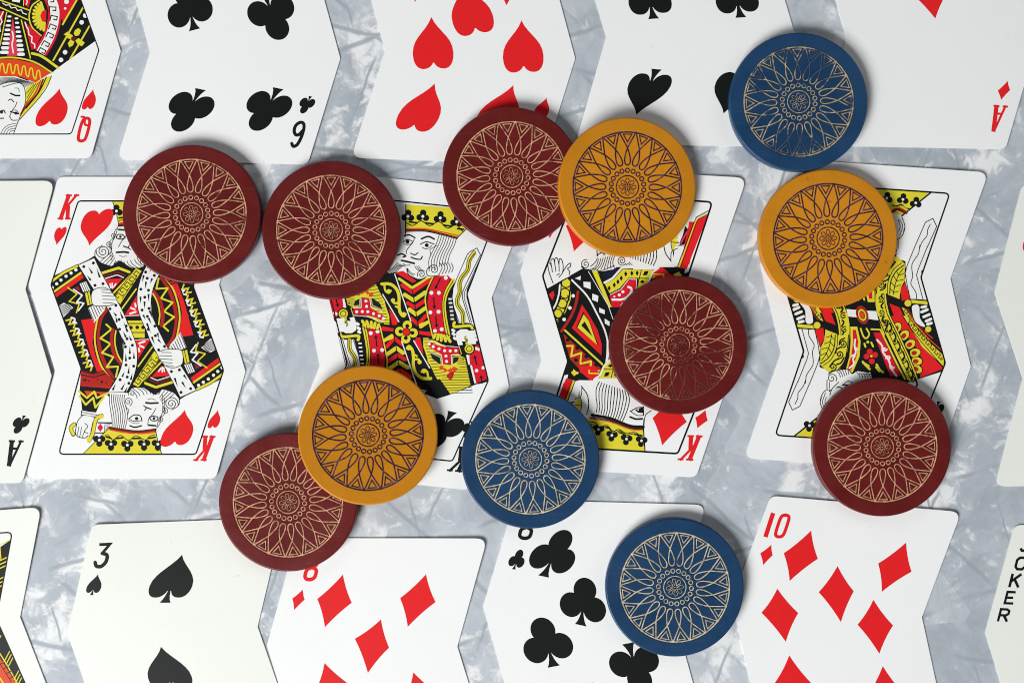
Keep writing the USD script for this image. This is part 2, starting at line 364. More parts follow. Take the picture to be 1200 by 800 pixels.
class Art:
    """The print on one card. Later shapes hide earlier ones; the result is one layer of ink without overlaps."""
    def __init__(s, centre):
        s.c, s.items, s.o, s.k, s.sym, s.name, s.clip = centre, [], (0, 0), 1.0, False, 'robe', None

    def z(s, ox, oy, k=8.0): s.o, s.k = (ox, oy), k
    def m(s, p): return pts(p) / s.k + np.array(s.o)

    def add(s, col, g, name=None):
        if not g.is_valid: g = g.buffer(0)
        if s.clip is not None: g = g.intersection(s.clip)
        s.items.append((name or s.name, col, g, s.sym))

    def P(s, col, p, curved=0):
        q = s.m(p)
        s.add(col, Polygon(spline(q, True) if curved else q))

    def L(s, col, w, p, curved=0, cap='round'):
        q = s.m(p)
        s.add(col, stroke(spline(q) if curved else q, w, cap))

    def D(s, col, r, p):
        for q in s.m(p): s.add(col, Point(q).buffer(r, quad_segs=4))

    def ring(s, col, r, w, p):
        for q in s.m(p): s.add(col, Point(q).buffer(r, quad_segs=5).exterior.buffer(w / 2, quad_segs=1))

    def wedges(s, col, p, w=2.6):
        """narrow drops: pairs of points, thin end first"""
        q = s.m(p)
        for a, b in zip(q[::2], q[1::2]):
            d = b - a; nn = np.array([-d[1], d[0]]) / (np.linalg.norm(d) + 1e-9) * w / 2
            s.add(col, Polygon([a, b + nn, b - nn]))

    def arrow(s, a, b, w=1.3, hw=5.0):
        a, b = s.m([a, b]); d = (b - a) / np.linalg.norm(b - a); nn = np.array([-d[1], d[0]])
        s.add('k', stroke([a, b - d * 2], w))
        s.add('k', Polygon([b, b - d * 4.5 + nn * hw / 2, b - d * 3.2, b - d * 4.5 - nn * hw / 2]))

    def spiral(s, col, w, c, r, turns=1.6, a0=0, cw=1):
        c = s.m([c])[0]; r = r / s.k
        t = np.linspace(0, 1, int(turns * 12) + 2)
        p = [(c[0] + r * (1 - .86 * q) * math.cos(a0 + cw * q * turns * 6.283), c[1] + r * (1 - .86 * q) * math.sin(a0 + cw * q * turns * 6.283)) for q in t]
        s.add(col, stroke(p, w))

    def flat(s):
        """(part, colour, shape) without overlaps; the turned half of a court card comes first (behind)"""
        allx = []
        for nm, col, g, sy in s.items:
            if sy: allx.append((nm + '*', col, affinity.rotate(g, 180, origin=tuple(s.c))))
            allx.append((nm, col, g))
        allx = [(a, b, g) for a, b, g in allx if not g.is_empty]
        if not allx: return []
        tree = STRtree([g for _, _, g in allx])
        out = []
        for i, (nm, col, g) in enumerate(allx):
            over = [allx[j][2] for j in tree.query(g) if j > i]
            if over: g = g.difference(unary_union(over))
            if not g.is_empty: out.append((nm, col, g))
        return out


# ------------------------------------------------------------------ card blanks
OUTLINE = [(-92.5, -176.5), (-127, -51), (-96, 50), (-131, 176.5), (92.5, 176.5), (127, 51), (96, -50), (131, -176.5)]
INNER = [(-69, -148), (-101, -50), (-65.5, 48), (-92, 148), (69, 148), (101, 50), (65.5, -48), (92, -148)]


def place(poly, c, deg):
    a = math.radians(deg)
    return [(c[0] + x * math.cos(a) - y * math.sin(a), c[1] + x * math.sin(a) + y * math.cos(a)) for x, y in poly]


def rounded(poly, radii):
    """round every corner with its own radius"""
    out, n = [], len(poly)
    for i in range(n):
        a, b, c = map(np.array, (poly[i - 1], poly[i], poly[(i + 1) % n]))
        u, v = (a - b) / np.linalg.norm(a - b), (c - b) / np.linalg.norm(c - b)
        half = math.acos(np.clip(u @ v, -1, 1)) / 2
        t = radii[i] / math.tan(half)
        p, q = b + u * t, b + v * t
        for k in range(6):
            s_ = k / 5
            out.append(p * (1 - s_) ** 2 + 2 * b * s_ * (1 - s_) + q * s_ ** 2)
    return Polygon(out)


RO = [10, 5, 2.5, 10, 10, 5, 2.5, 10]
RI = [5, 6, 6, 5, 5, 6, 6, 5]
TH = 0.00035


def triangulate(g, zval):
    vs, fs, k = [], [], 0
    for q in getattr(g, 'geoms', [g]):
        if q.geom_type != 'Polygon' or q.area < 0.02: continue
        v, f = trimesh.creation.triangulate_polygon(q, engine='earcut')
        if len(f) == 0: continue
        vs.append(v); fs.append(f + k); k += len(v)
    if not vs: return None
    v, f = np.vstack(vs), np.vstack(fs)
    a, b, c = v[f[:, 0]], v[f[:, 1]], v[f[:, 2]]
    ar = (b[:, 0] - a[:, 0]) * (c[:, 1] - a[:, 1]) - (b[:, 1] - a[:, 1]) * (c[:, 0] - a[:, 0])
    f[ar > 0] = f[ar > 0][:, ::-1]      # y runs down on the sheet: face up on the table
    return np.c_[v, np.full(len(v), zval)], f


class Card:
    def __init__(s, name, label, c, deg=0, lift=(0, 0, 0, 0), base=0.0, stock=STOCK, tilt=None):
        """lift: how far the corners top-left, top-right, bottom-left, bottom-right curl off the table, in millimetres"""
        s.c, s.deg, s.lift, s.base, s.tilt = c, deg, lift, base, tilt
        s.outline = rounded(place(OUTLINE, c, deg), RO)
        s.loc = W(*c)
        s.x = thing(name, label, 'playing card', (s.loc[0], s.loc[1], 0))
        s.art = Art(c)
        v, f = triangulate(s.outline, 0.0)
        v, f = trimesh.remesh.subdivide_to_size(v, f, 14)
        n = len(v)
        top = v.copy()
        edge = trimesh.grouping.group_rows(np.sort(np.vstack([f[:, [0, 1]], f[:, [1, 2]], f[:, [2, 0]]]), 1), require_count=1)
        e = np.vstack([f[:, [0, 1]], f[:, [1, 2]], f[:, [2, 0]]])[edge]
        P, Q = s.warp(top, TH), s.warp(top, 0.00001)
        side = np.vstack([np.c_[e[:, 0], e[:, 0] + n, e[:, 1]], np.c_[e[:, 1], e[:, 0] + n, e[:, 1] + n]])
        part(s.x, 'card_stock', (np.vstack([P, Q]), np.vstack([f, f[:, ::-1] + n, side])), stock)

    def warp(s, v, h):
        """sheet points -> metres relative to the thing's base, following the card's curl"""
        a = math.radians(-s.deg)
        dx, dy = v[:, 0] - s.c[0], v[:, 1] - s.c[1]
        lx, ly = dx * math.cos(a) - dy * math.sin(a), dx * math.sin(a) + dy * math.cos(a)
        zz = np.full(len(v), s.base + h)
        for (cx, cy), l in zip(((-110, -176), (130, -176), (-130, 176), (110, 176)), s.lift):
            if l:
                d = np.hypot(lx - cx, ly - cy) / 190
                zz += l * 0.001 * np.clip(1 - d, 0, 1) ** 2
        if s.tilt is not None: zz += s.tilt(lx, ly)
        return np.c_[dx * S, -dy * S, zz]

    def frame(s, c, deg, w=1.6):
        s.inner = rounded(place(INNER, c, deg), RI)
        s.art.c = c
        s.framew = w

    def pip(s, suit, c, u, v, col=None, name='pip'):
        s.art.sym_was = s.art.sym
        s.art.items.append((name, col or ('r' if suit in 'hd' else 'k'), aff(SUIT[suit], c, u, v), False))

    def dia(s, top, left, right, bottom, name='pip'):
        c = (np.array(top) + bottom + left + right) / 4
        t_, l_, r_, b_ = map(np.array, (top, left, right, bottom))
        p = []
        for a, b in ((t_, l_), (l_, b_), (b_, r_), (r_, t_)):
            mid = (a + b) / 2; mid = mid + (c - mid) * 0.13
            p += [a * (1 - q) ** 2 + 2 * mid * q * (1 - q) + b * q * q for q in np.linspace(0, 1, 6)[:-1]]
        s.art.items.append((name, 'r', Polygon(p).buffer(0), False))

    def text(s, ch, o, u, v, col):
        s.art.items.append(('corner_index', col, glyph(ch, o, u, v), False))

    def finish(s):
        flat = s.art.flat()
        if hasattr(s, 'inner'):
            line = s.inner.exterior.buffer(s.framew / 2, quad_segs=2)
            flat = [(a, b, g.difference(line)) for a, b, g in flat] + [('frame_line', 'k', line)]
        parts = {}
        solo = 0
        for nm, col, g in flat:
            g = g.intersection(s.outline.buffer(-0.3))
            if g.is_empty: continue
            if nm in ('pip', 'corner_index'):
                solo += 1; key = (nm, solo)
            else: key = (nm, 0)
            parts.setdefault(key, []).append((col, g))
        for (nm, _), lst in parts.items():
            V, F, C, k = [], [], [], 0
            by = {}
            for col, g in lst: by.setdefault(col, []).append(g)
            for col, gs in by.items():
                for g in gs:
                    tr = triangulate(g, 0.0)
                    if tr is None: continue
                    v, f = tr
                    if max(np.ptp(v[:, 0]), np.ptp(v[:, 1])) > 24: v, f = trimesh.remesh.subdivide_to_size(v, f, 22)
                    V.append(v); F.append(f + k); k += len(v)
                    C.append(np.tile(COL[col], (len(v), 1)))
            if not V: continue
            v = s.warp(np.vstack(V), TH + 0.00003)
            m = part(s.x, nm.rstrip('*+'), (v, np.vstack(F)), INK)
            pv = UsdGeom.PrimvarsAPI(m).CreatePrimvar('ink', Sdf.ValueTypeNames.Color3fArray, UsdGeom.Tokens.vertex)
            pv.Set(Vt.Vec3fArray.FromNumpy(np.vstack(C).astype(np.float32)))


# ------------------------------------------------------------------ number cards and aces
def six_of_clubs():
    k = Card('playing_card', 'six of clubs lying upside down between the queen of hearts and the hearts card', (273.6, 14.3), 1.7, (.2, .25, 0, .35))
    for dx in (0, 92): k.pip('c', (222.3 + dx * .99, 128.5 + dx * -.01), (-50, -10.5), (29, -52))
    k.pip('c', (222, 10), (52, -14), (14, 57)); k.pip('c', (319.5, 18), (-53, 16), (-22, -58))
    k.pip('c', (359.5, 123), (-17, -3), (10.5, -21))
    k.text('6', (352, 174), (-13.5, -.5), (8, -31), 'k')
    k.finish()


def nine_of_hearts():
    k = Card('playing_card', 'hearts number card, partly under a red and a yellow chip at the top edge', (548.9, 13.6), 2, (.1, .5, .2, .1))
    for dx, dy in ((0, 0), (105.5, 4)): k.pip('h', (507 + dx, 51 + dy), (-47.5, 1.5), (-3, -60.5))
    k.pip('h', (550.5, 11), (-47, 9), (-17, -59))
    for dx, dy in ((0, 0), (92, 2)): k.pip('h', (496, 126) if not dx else (588, 128), (-47, -5), (27, -55))
    k.pip('h', (595, -23), (47, 0), (-3, 60)); k.pip('h', (488, -27), (47, 0), (-3, 60))
    k.pip('h', (636, 127), (-17, -1.5), (9, -24))
    k.finish()


def spades_card():
    k = Card('playing_card', 'spades number card between the hearts card and the ace of diamonds', (806.5, -5.5), .5, (.1, .2, .25, .1))
    for dx, dy in ((0, 0), (102, -1.5)):
        k.pip('s', (758 + dx, 107 + dy), (-49, -3), (25, -56))
        k.pip('s', (760 + dx, -3 + dy), (50, -4), (13, 57))
    k.finish()


def ace_of_diamonds():
    k = Card('playing_card', 'ace of diamonds lying upside down in the top right corner', (1088.5, -3), 1.3, (.1, .2, 0, .5))
    k.dia((1079, -46), (1066, -8), (1113, -14), (1095.5, 22.5))
    k.dia((1180, 95.5), (1168.2, 107), (1182.8, 106.3), (1172.3, 117.8))
    k.text('A', (1171.5, 155.5), (-17, -1), (9, -31), 'r')
    k.finish()


def ace_of_clubs():
    k = Card('playing_card', 'ace of clubs, lying over the edge of the king of hearts', (-65, 389), 0, (.1, .1, .1, .1), stock=STOCK_OLD,
             tilt=lambda lx, ly: 0.00038 + 0.00045 * np.clip((lx - 60) / 70, 0, 1) ** 2)
    k.pip('c', (25.2, 496.5), (-18.5, -1.5), (10.5, -22))
    k.text('A', (20.5, 546), (-17.5, -.5), (9, -30.5), 'k')
    k.finish()


def edge_card():
    k = Card('playing_card', 'pale card with a red heart index cut off by the right edge', (1293, 391), -1, (0, 0, .1, 0), stock=STOCK_OLD)
    k.pip('h', (1206, 291), (18, 0), (-6, 25))
    k.finish()


def three_of_spades():
    k = Card('playing_card', 'three of spades lying left of the diamonds card in the bottom row', (208, 787), -2.1, (.5, .15, 0, .3), stock=STOCK_OLD)
    k.pip('s', (203.3, 678.8), (50, 0), (-21, 59)); k.pip('s', (197.5, 786), (51, -2), (17, 58))
    k.pip('s', (111.6, 684.8), (17, 0), (-8, 25.5))
    k.text('3', (116.5, 635.5), (15, -.5), (-6.5, 29), 'k')
    k.finish()


def eight_of_diamonds():
    k = Card('playing_card', 'diamonds card in the bottom row between the three of spades and the clubs card', (440, 806.5), 0, (.0, .6, .1, .1))
    k.dia((355, 690), (342.8, 700.5), (357.2, 702), (345, 714))
    k.text('8', (362, 650), (14.5, 0), (-7, 30), 'r')
    k.dia((402, 672.5), (372, 701), (412.3, 705.5), (381, 734)); k.dia((499.3, 672), (469, 700), (510.5, 704.5), (478, 733.5))
    k.dia((446.5, 725), (416, 747.5), (456, 758), (431.3, 787.5))
    k.dia((380.5, 776), (371, 806), (411, 802), (396, 838)); k.dia((484.5, 787), (475, 817), (515, 813), (500, 848))
    k.finish()


def clubs_bottom():
    k = Card('playing_card', 'clubs number card in the bottom row, partly under two blue chips', (691.6, 764), 1.5, (.0, .15, .0, .1))
    k.pip('c', (649.5, 649), (50.5, 11), (-28, 57)); k.pip('c', (683.6, 705.5), (54, 12), (-7, 58)); k.pip('c', (640.8, 753), (57, -11), (18, 60))
    k.pip('c', (744.5, 780), (-57, 11), (-19, -60)); k.pip('c', (700, 826), (-54, -8), (0, -58))
    k.pip('c', (606, 655.5), (18, 3.5), (-9, 24))
    k.text('8', (613, 604), (15, 1), (-6.5, 27), 'k')
    k.finish()


def ten_of_diamonds():
    k = Card('playing_card', 'ten of diamonds in the bottom row left of the joker', (980, 764), 4.8, (.3, .5, 0, .25))
    k.text('1', (901, 600), (9, 1), (-9, 28), 'r'); k.text('0', (914.5, 600.5), (13, 1), (-9.5, 29), 'r')
    k.dia((903.5, 637.5), (890.5, 647.5), (905, 650), (894, 661.5))
    for q in ("950,621 918,647.5 958,654 925,680", "1061,635 1028.5,659.5 1067.5,669 1033,692.5", "981,662.5 959,693 1000,692 985,728", "910.5,689 892,717 935,717.5 920.5,751",
              "1023,702 1004.5,731 1046,732 1030,765", "924.5,767 907,800 950,799 935,832", "1034,779.5 1017,812 1058,811 1042,845"):
        k.dia(*pts(q))
    k.finish()


def joker():
    k = Card('playing_card', 'joker cut off by the bottom right edge, its name running down the side', (1281, 791), 0, (.1, 0, .1, 0), stock=STOCK_OLD)
    for ch, x, y in (('J', 1196.5, 629.5), ('O', 1191, 651.5), ('k', 1184.5, 671.5), ('E', 1178.5, 691.5), ('R', 1171.2, 711.5)):
        k.text(ch, (x, y), (13.5, .5), (-4, 15.6), 'k')
    k.finish()


# ------------------------------------------------------------------ court cards
def trefoils(a, points, r, ang=0):
    for q in a.m(points):
        a.add('k', club3(q, r, ang), 'crown'); a.add('w', Point(q).buffer(r * .26, quad_segs=2), 'crown')


def waves(a, col, w, p0, p1, n, bend=0.0, curved=1):
    """n lines, the first and last given by their points, the others in between"""
    A, B = pts(p0), pts(p1)
    m = max(len(A), len(B))
    A, B = (np.array([np.interp(np.linspace(0, len(q) - 1, m), range(len(q)), q[:, j]) for j in (0, 1)]).T for q in (A, B))
    for i in range(n):
        t = i / (n - 1)
        a.L(col, w, A * (1 - t) + B * t, curved)


def key_band(a, col, w, p0, p1, n, h, flip=1):
    """a running key pattern along a straight band from p0 to p1"""
    p0, p1 = a.m([p0, p1]); d = (p1 - p0) / n; nn = np.array([-d[1], d[0]]) / np.linalg.norm(d) * h * flip
    for i in range(n):
        q = p0 + d * i
        a.add(col, stroke([q - nn * .5, q + nn * .5, q + nn * .5 + d * .62, q + d * .62 - nn * .08, q + d * .34 - nn * .08], w, 'flat'))
        a.add(col, stroke([q - nn * .5 - d * .38, q - nn * .5], w, 'flat'))


def zigzag(a, col, w, p0, p1, n, h, side=1):
    p0, p1 = a.m([p0, p1]); d = (p1 - p0) / n; nn = np.array([-d[1], d[0]]) / np.linalg.norm(d) * h * side
    a.add(col, stroke([p0 + d * i * .5 + (nn if i % 2 else -nn) * .5 for i in range(2 * n + 1)], w, 'flat'))


def king_of_hearts():
    k = Card('playing_card', 'king of hearts lying beside the ace of clubs, partly covered by a red chip', (161, 384), 0, (.1, .2, .1, .55))
    k.frame((161.3, 383.8), 0, 1.6)
    a = k.art; a.clip = k.inner.buffer(-.5); a.sym = True
    # black ground of the robe
    a.name = 'robe'
    a.P('k', "60,333 95.6,430 94,457 97,481 113,483 119,469 127,458 152,452 183,459 206,462 211,467 232,457 262,443 264,430 226,334 161,384")
    a.P('k', "60,333 96,430 161,500 263,435 226,334 161,300")
    # ---- lower left of the figure
    a.z(50, 380)
    for i in range(5):     # white and yellow zigzag down the edge of the robe
        x, y = 226 + i * 40, -62 + i * 100
        a.L('y', 1.8, [(x - 6, y + 26), (x + 46, y + 14), (x + 26, y + 62), (x + 84, y + 50), (x + 66, y + 100)], cap='flat')
        a.L('w', 2.0, [(x + 40, y - 2), (x + 92, y + 10), (x + 66, y + 40), (x + 116, y + 52)], cap='flat')
    a.L('k', 2.6, "318,-60 352,20 445,270 505,430")
    a.P('r', "365,-40 500,-60 500,-10 484,60 472,170 500,300 575,440 512,440 450,270")
    # the ring of the breast
    a.L('d', 4.4, "600,-140 555,-70 533,10 522,100 542,240 595,390 662,500", 1)
    a.L('y', 2.0, "590,-160 530,-80 508,0 492,120 508,250 560,400 660,530", 1)
    a.L('k', .8, "606,-165 548,-90 524,0 508,120 524,250 578,400 668,515", 1)
    a.L('y', 2.1, "600,0 648,45 545,130 640,182 560,265 668,305 604,400 712,394 690,492")
    a.L('d', 4.0, "662,50 650,140 672,270 740,372", 1)
    a.L('y', 1.7, "690,60 680,160 702,268 745,350", 1)
    # belt of the middle
    a.sym = False
    a.z(50, 290); a.P('y', "800,684 960,684 960,845 800,845")
    for yy in (712, 762 + 34): a.L('k', 1.2, [(800, yy), (960, yy)])
    a.L('k', 2.4, [(800, 672), (960, 672)]); a.L('k', 2.4, [(800, 862), (960, 862)])
    a.D('k', 2.2, "832,750 890,748 945,748"); a.sym = True
    # red fans
    a.z(50, 380)
    a.P('r', "868,150 1012,142 895,330"); a.L('w', .8, "868,146 1014,138")
    for p in ("905,178 960,160", "915,200 950,215", "905,225 910,255"): a.L('w', 2.1, p)
    # yellow bands with the key pattern
    a.L('y', 1.7, "900,392 1036,205"); a.P('y', "850,560 1050,250 1112,315 905,588"); a.L('y', 2.0, "888,590 1118,348")
    a.L('k', .9, "905,588 1112,318"); a.L('k', .8, "895,510 1030,300"); key_band(a, 'k', 1.0, (880, 545), (1092, 290), 5, 6.4)
    # collar and neck
    a.z(150, 380)
    a.P('r', "320,385 400,482 225,492"); a.L('w', 1.2, "218,498 278,524 402,486")
    for p in ("290,440 312,410", "325,445 325,400", "345,440 338,405"): a.L('w', 1.6, p)
    a.L('b', 2.2, "205,518 272,550 412,508"); a.L('y', 3.0, "165,550 266,588 428,538")
    # shoulder bands
    a.P('r', "590,500 870,298 886,330 612,536"); a.L('y', 2.4, "620,542 890,352"); a.D('w', 1.9, "665,570 710,541 757,511 805,475 845,440 885,404")
    a.L('y', 3.0, "655,606 780,545 905,455"); a.L('k', .8, "650,622 780,560 905,474")
    # sleeve at the left
    a.z(50, 380)
    a.P('d', "365,430 480,465 570,425 668,520 640,592 358,566"); a.L('k', 1.0, "372,440 480,478 580,436"); a.L('k', 1.6, "370,470 480,492 590,462"); a.L('r', 1.2, "366,458 480,484 584,450")
    a.D('k', 1.5, "405,520 560,538"); a.D('k', .9, "385,525 440,530 520,518 600,545"); a.L('r', 1.0, "362,572 636,594")
    a.P('o', "395,622 620,636 560,672 520,640 500,668 455,640 430,680"); a.L('y', 2.3, "342,622 420,688 488,628 512,688 622,640"); a.L('y', 2.3, "350,672 408,752 478,686 498,778 575,685")
    # ---- fur
    a.name = 'fur_trim'
    a.z(0, 0, 1)
    a.P('w', "136,380 144,399 145,415 142.5,430 136,445 127.5,458.5 149,459 156,445 161,426 161,409 157.5,396 150,380 145,366 130,339 120,321 111,302 92,310.5 100,324 110,339 125,359")
    a.L('k', .8, "136,380 144,399 145,415 142.5,430 136,445 127.5,458.5", 1); a.L('k', .8, "111,302 120,321 130,339 145,366 157.5,396 161,409 161,426 156,445 149,459", 1); a.L('k', .8, "92,310.5 110,339 125,359 136,380", 1)
    a.L('k', 1.1, "92,310.5 111,302")
    a.z(50, 290); a.D('k', 1.75, "390,180 480,146 495,355 570,340 690,542 635,575 720,675 787,735 725,765")
    a.wedges('k', "432,180 470,242 418,258 455,308 508,188 540,280 662,600 695,640 725,590 755,665 688,640 700,700 760,690 800,790")
    a.z(50, 380); a.D('k', 1.75, "795,135 845,195 780,210 820,315 785,380 857,390 797,492 730,518 812,550")
    a.wedges('k', "755,60 785,120 810,100 835,150 745,110 775,190 820,200 822,275 782,265 785,345 858,250 860,320 815,385 808,460 845,450 830,520 772,440 750,490 690,550 660,615 780,540 742,612 800,580 775,635")
    # ---- hand with striped cuff
    a.name = 'hand'; a.z(150, 380)
    a.P('w', "640,185 585,262 650,275 605,335 690,395 612,330 668,262 600,255"); a.L('w', 1.7, "642,190 590,258 656,272 606,332 688,388"); a.L('y', 1.5, "660,170 635,250 728,275 655,345 742,405")
    a.P('n', "590,270 640,280 600,318"); a.P('m', "625,370 680,400 640,420")
    a.P('w', "395,195 495,75 552,215 500,238 400,232"); waves(a, 'k', .9, "408,205 428,236", "495,90 548,220", 6, curved=0)
    a.P('w', "530,378 600,362 635,440 570,462"); waves(a, 'k', .8, "545,375 580,455", "600,365 632,438", 4, curved=0)
    a.P('y', "510,250 560,236 584,352 535,372"); a.L('k', .9, "532,246 558,366"); a.L('k', 1.0, "510,250 535,372"); a.L('k', 1.0, "560,236 584,352")
    a.P('w', "300,255 350,236 440,232 500,240 518,280 520,340 500,382 440,405 390,402 340,375 300,325", 1)
    for p in ("318,262 410,264", "300,292 415,296", "306,322 420,330", "330,354 420,362", "365,384 430,388"): a.L('k', .8, p)
    a.L('k', .9, "300,255 350,236 440,232 500,240 518,280 520,340 500,382 440,405 390,402 340,375 300,325", 1)
    a.P('w', "690,215 780,130 838,225 780,262 725,245"); waves(a, 'k', 1.0, "700,205 800,140", "735,255 832,225", 6, curved=0)
    # ---- head, upside down at the bottom
    a.name = 'head'; a.z(50, 380)
    a.P('w', "625,632 800,640 850,592 950,590 1060,655 1130,605 1235,640 1285,700 1275,760 1215,800 1190,850 1190,925 1120,960 1110,990 800,1000 660,975 640,800")
    a.z(50, 470); waves(a, 'k', .85, "632,-70 628,0 640,80 655,160 655,242", "772,-60 768,0 790,70 800,130 792,190 775,258", 8)
    a.L('k', .8, "785,40 790,60 810,80 800,130", 1)
    a.z(50, 380); a.spiral('k', .9, (806, 722), 42, 1.6, 1.2, -1); a.spiral('k', .9, (840, 645), 34, 1.4, 2.6, 1)
    for p in ("850,600 900,640 915,668", "885,590 935,625 955,660", "920,588 970,620 985,652", "955,592 1005,625 1015,650", "990,605 1035,640 1042,664", "850,625 880,660 890,690", "1062,655 1048,625", "1092,655 1110,620",
              "1100,685 1150,615", "1108,705 1180,625", "1118,720 1210,635", "1130,740 1235,650"): a.L('k', .85, p, 1)
    a.L('k', .9, "800,640 850,592 950,590 1060,655 1130,605 1235,640 1285,700 1275,760 1215,800", 1)
    a.z(150, 380); a.spiral('k', 1.0, (410, 742), 66, 2.2, .2, -1)
    for p in ("330,660 325,720 340,790", "345,690 345,760 350,800"): a.L('k', .8, p, 1)
    a.z(150, 470); a.spiral('k', .9, (352, 92), 30, 1.4, 4.5, 1); a.spiral('k', .9, (308, 172), 28, 1.4, 4.5, 1); a.L('k', .9, "330,40 325,110 290,180 275,250", 1); a.L('k', .8, "345,60 345,120 310,150 305,200 285,240", 1)
    a.L('k', 2.2, "172,12 215,18 285,14"); a.L('k', .7, "190,-18 225,-26 260,-14", 1); a.L('k', 1.2, "150,40 175,60 160,85", 1); a.L('k', 1.5, "170,55 220,72"); a.L('k', .9, "265,65 235,120 200,160 190,215", 1); a.L('k', 2.0, "195,222 265,228")
    a.L('k', 1.3, "205,150 240,138 285,150 270,180 225,178 205,150", 1); a.D('k', 1.6, "248,160")
    a.L('k', 1.2, "15,160 60,128 120,135 135,185", 1); a.L('k', 1.0, "10,165 60,185 125,180", 1); a.D('k', 2.0, "85,160"); a.L('k', 1.7, "22,228 70,242 130,228", 1); a.L('k', .7, "10,180 60,205 110,205", 1)
    # ---- sword and the hand that holds it
    a.name = 'sword'; a.z(50, 470)
    a.P('w', "515,195 655,195 600,298 495,298"); a.L('k', 1.5, "522,200 655,202"); a.L('k', 1.2, "495,296 595,296"); a.P('c', "545,205 572,246 545,285 515,246"); a.L('k', .8, "590,210 580,290"); waves(a, 'g', .7, "600,215 640,212", "590,285 612,262", 5, curved=0)
    a.L('k', 5.4, "555,135 505,165 480,260 470,310 440,365", 1); a.L('y', 3.6, "555,135 505,165 482,260 470,310 440,360", 1); a.D('y', 3.0, "552,142 440,358")
    a.L('k', 5.0, "300,215 268,250 292,310", 1); a.L('y', 3.6, "300,215 268,250 292,305", 1)
    a.name = 'hand+'
    a.P('w', "370,85 512,110 508,145 365,120"); a.L('k', .8, "368,100 510,128"); a.L('k', 1.0, "370,85 365,128 505,146"); 
    a.P('w', "375,135 335,180 318,240 312,295 335,330 400,342 440,310 462,220 480,150", 1); a.L('k', 1.0, "375,135 335,180 318,240 312,295 335,330 400,342 430,320", 1)
    for p in ("345,235 330,315", "370,240 352,330", "395,285 375,338"): a.L('k', .8, p)
    a.L('k', .9, "400,205 428,235 395,280 430,300", 1)
    # ---- crown
    a.name = 'crown'
    a.P('y', "385,495 622,245 790,280 1060,262 1082,370 1122,495"); a.L('o', 2.4, "640,262 760,285 900,298 1062,285", 1); a.L('b', 3.0, "632,248 760,268 900,282 1062,264", 1); a.L('k', .9, "380,495 630,245"); a.L('k', .9, "1060,255 1085,380 1122,495")
    a.L('k', 1.0, "590,320 620,318 662,360 735,318 808,365 880,322 965,362 1010,325 1062,310", 1)
    for p in ("600,330 645,345", "690,348 755,340", "850,348 920,345", "1000,345 1060,335"): a.L('k', 2.0, p)
    a.L('y', 1.0, "600,312 640,308 662,340 735,302 808,346 880,305 965,344 1005,308 1062,296", 1)
    trefoils(a, "645,400 798,408 955,400 1085,400 535,362", 6.6, 180)
    a.clip = None; a.sym = False
    for (c, u, v) in (((111.6, 267), (36.5, -4), (-13, 42)), ((210.6, 501), (-36.5, 4), (13, -42))): k.pip('h', c, u, v)
    for (c, u, v) in (((70, 277), (13.5, -1.5), (-6.5, 21)), ((252.6, 490.5), (-13.5, 1.5), (6.5, -21))): k.pip('h', c, u, v)
    k.text('K', (78.0, 228), (15.2, 0), (-10.5, 29.6), 'r'); k.text('K', (242.6, 539.6), (-15.4, 0), (11, -29.6), 'r')
    k.finish()


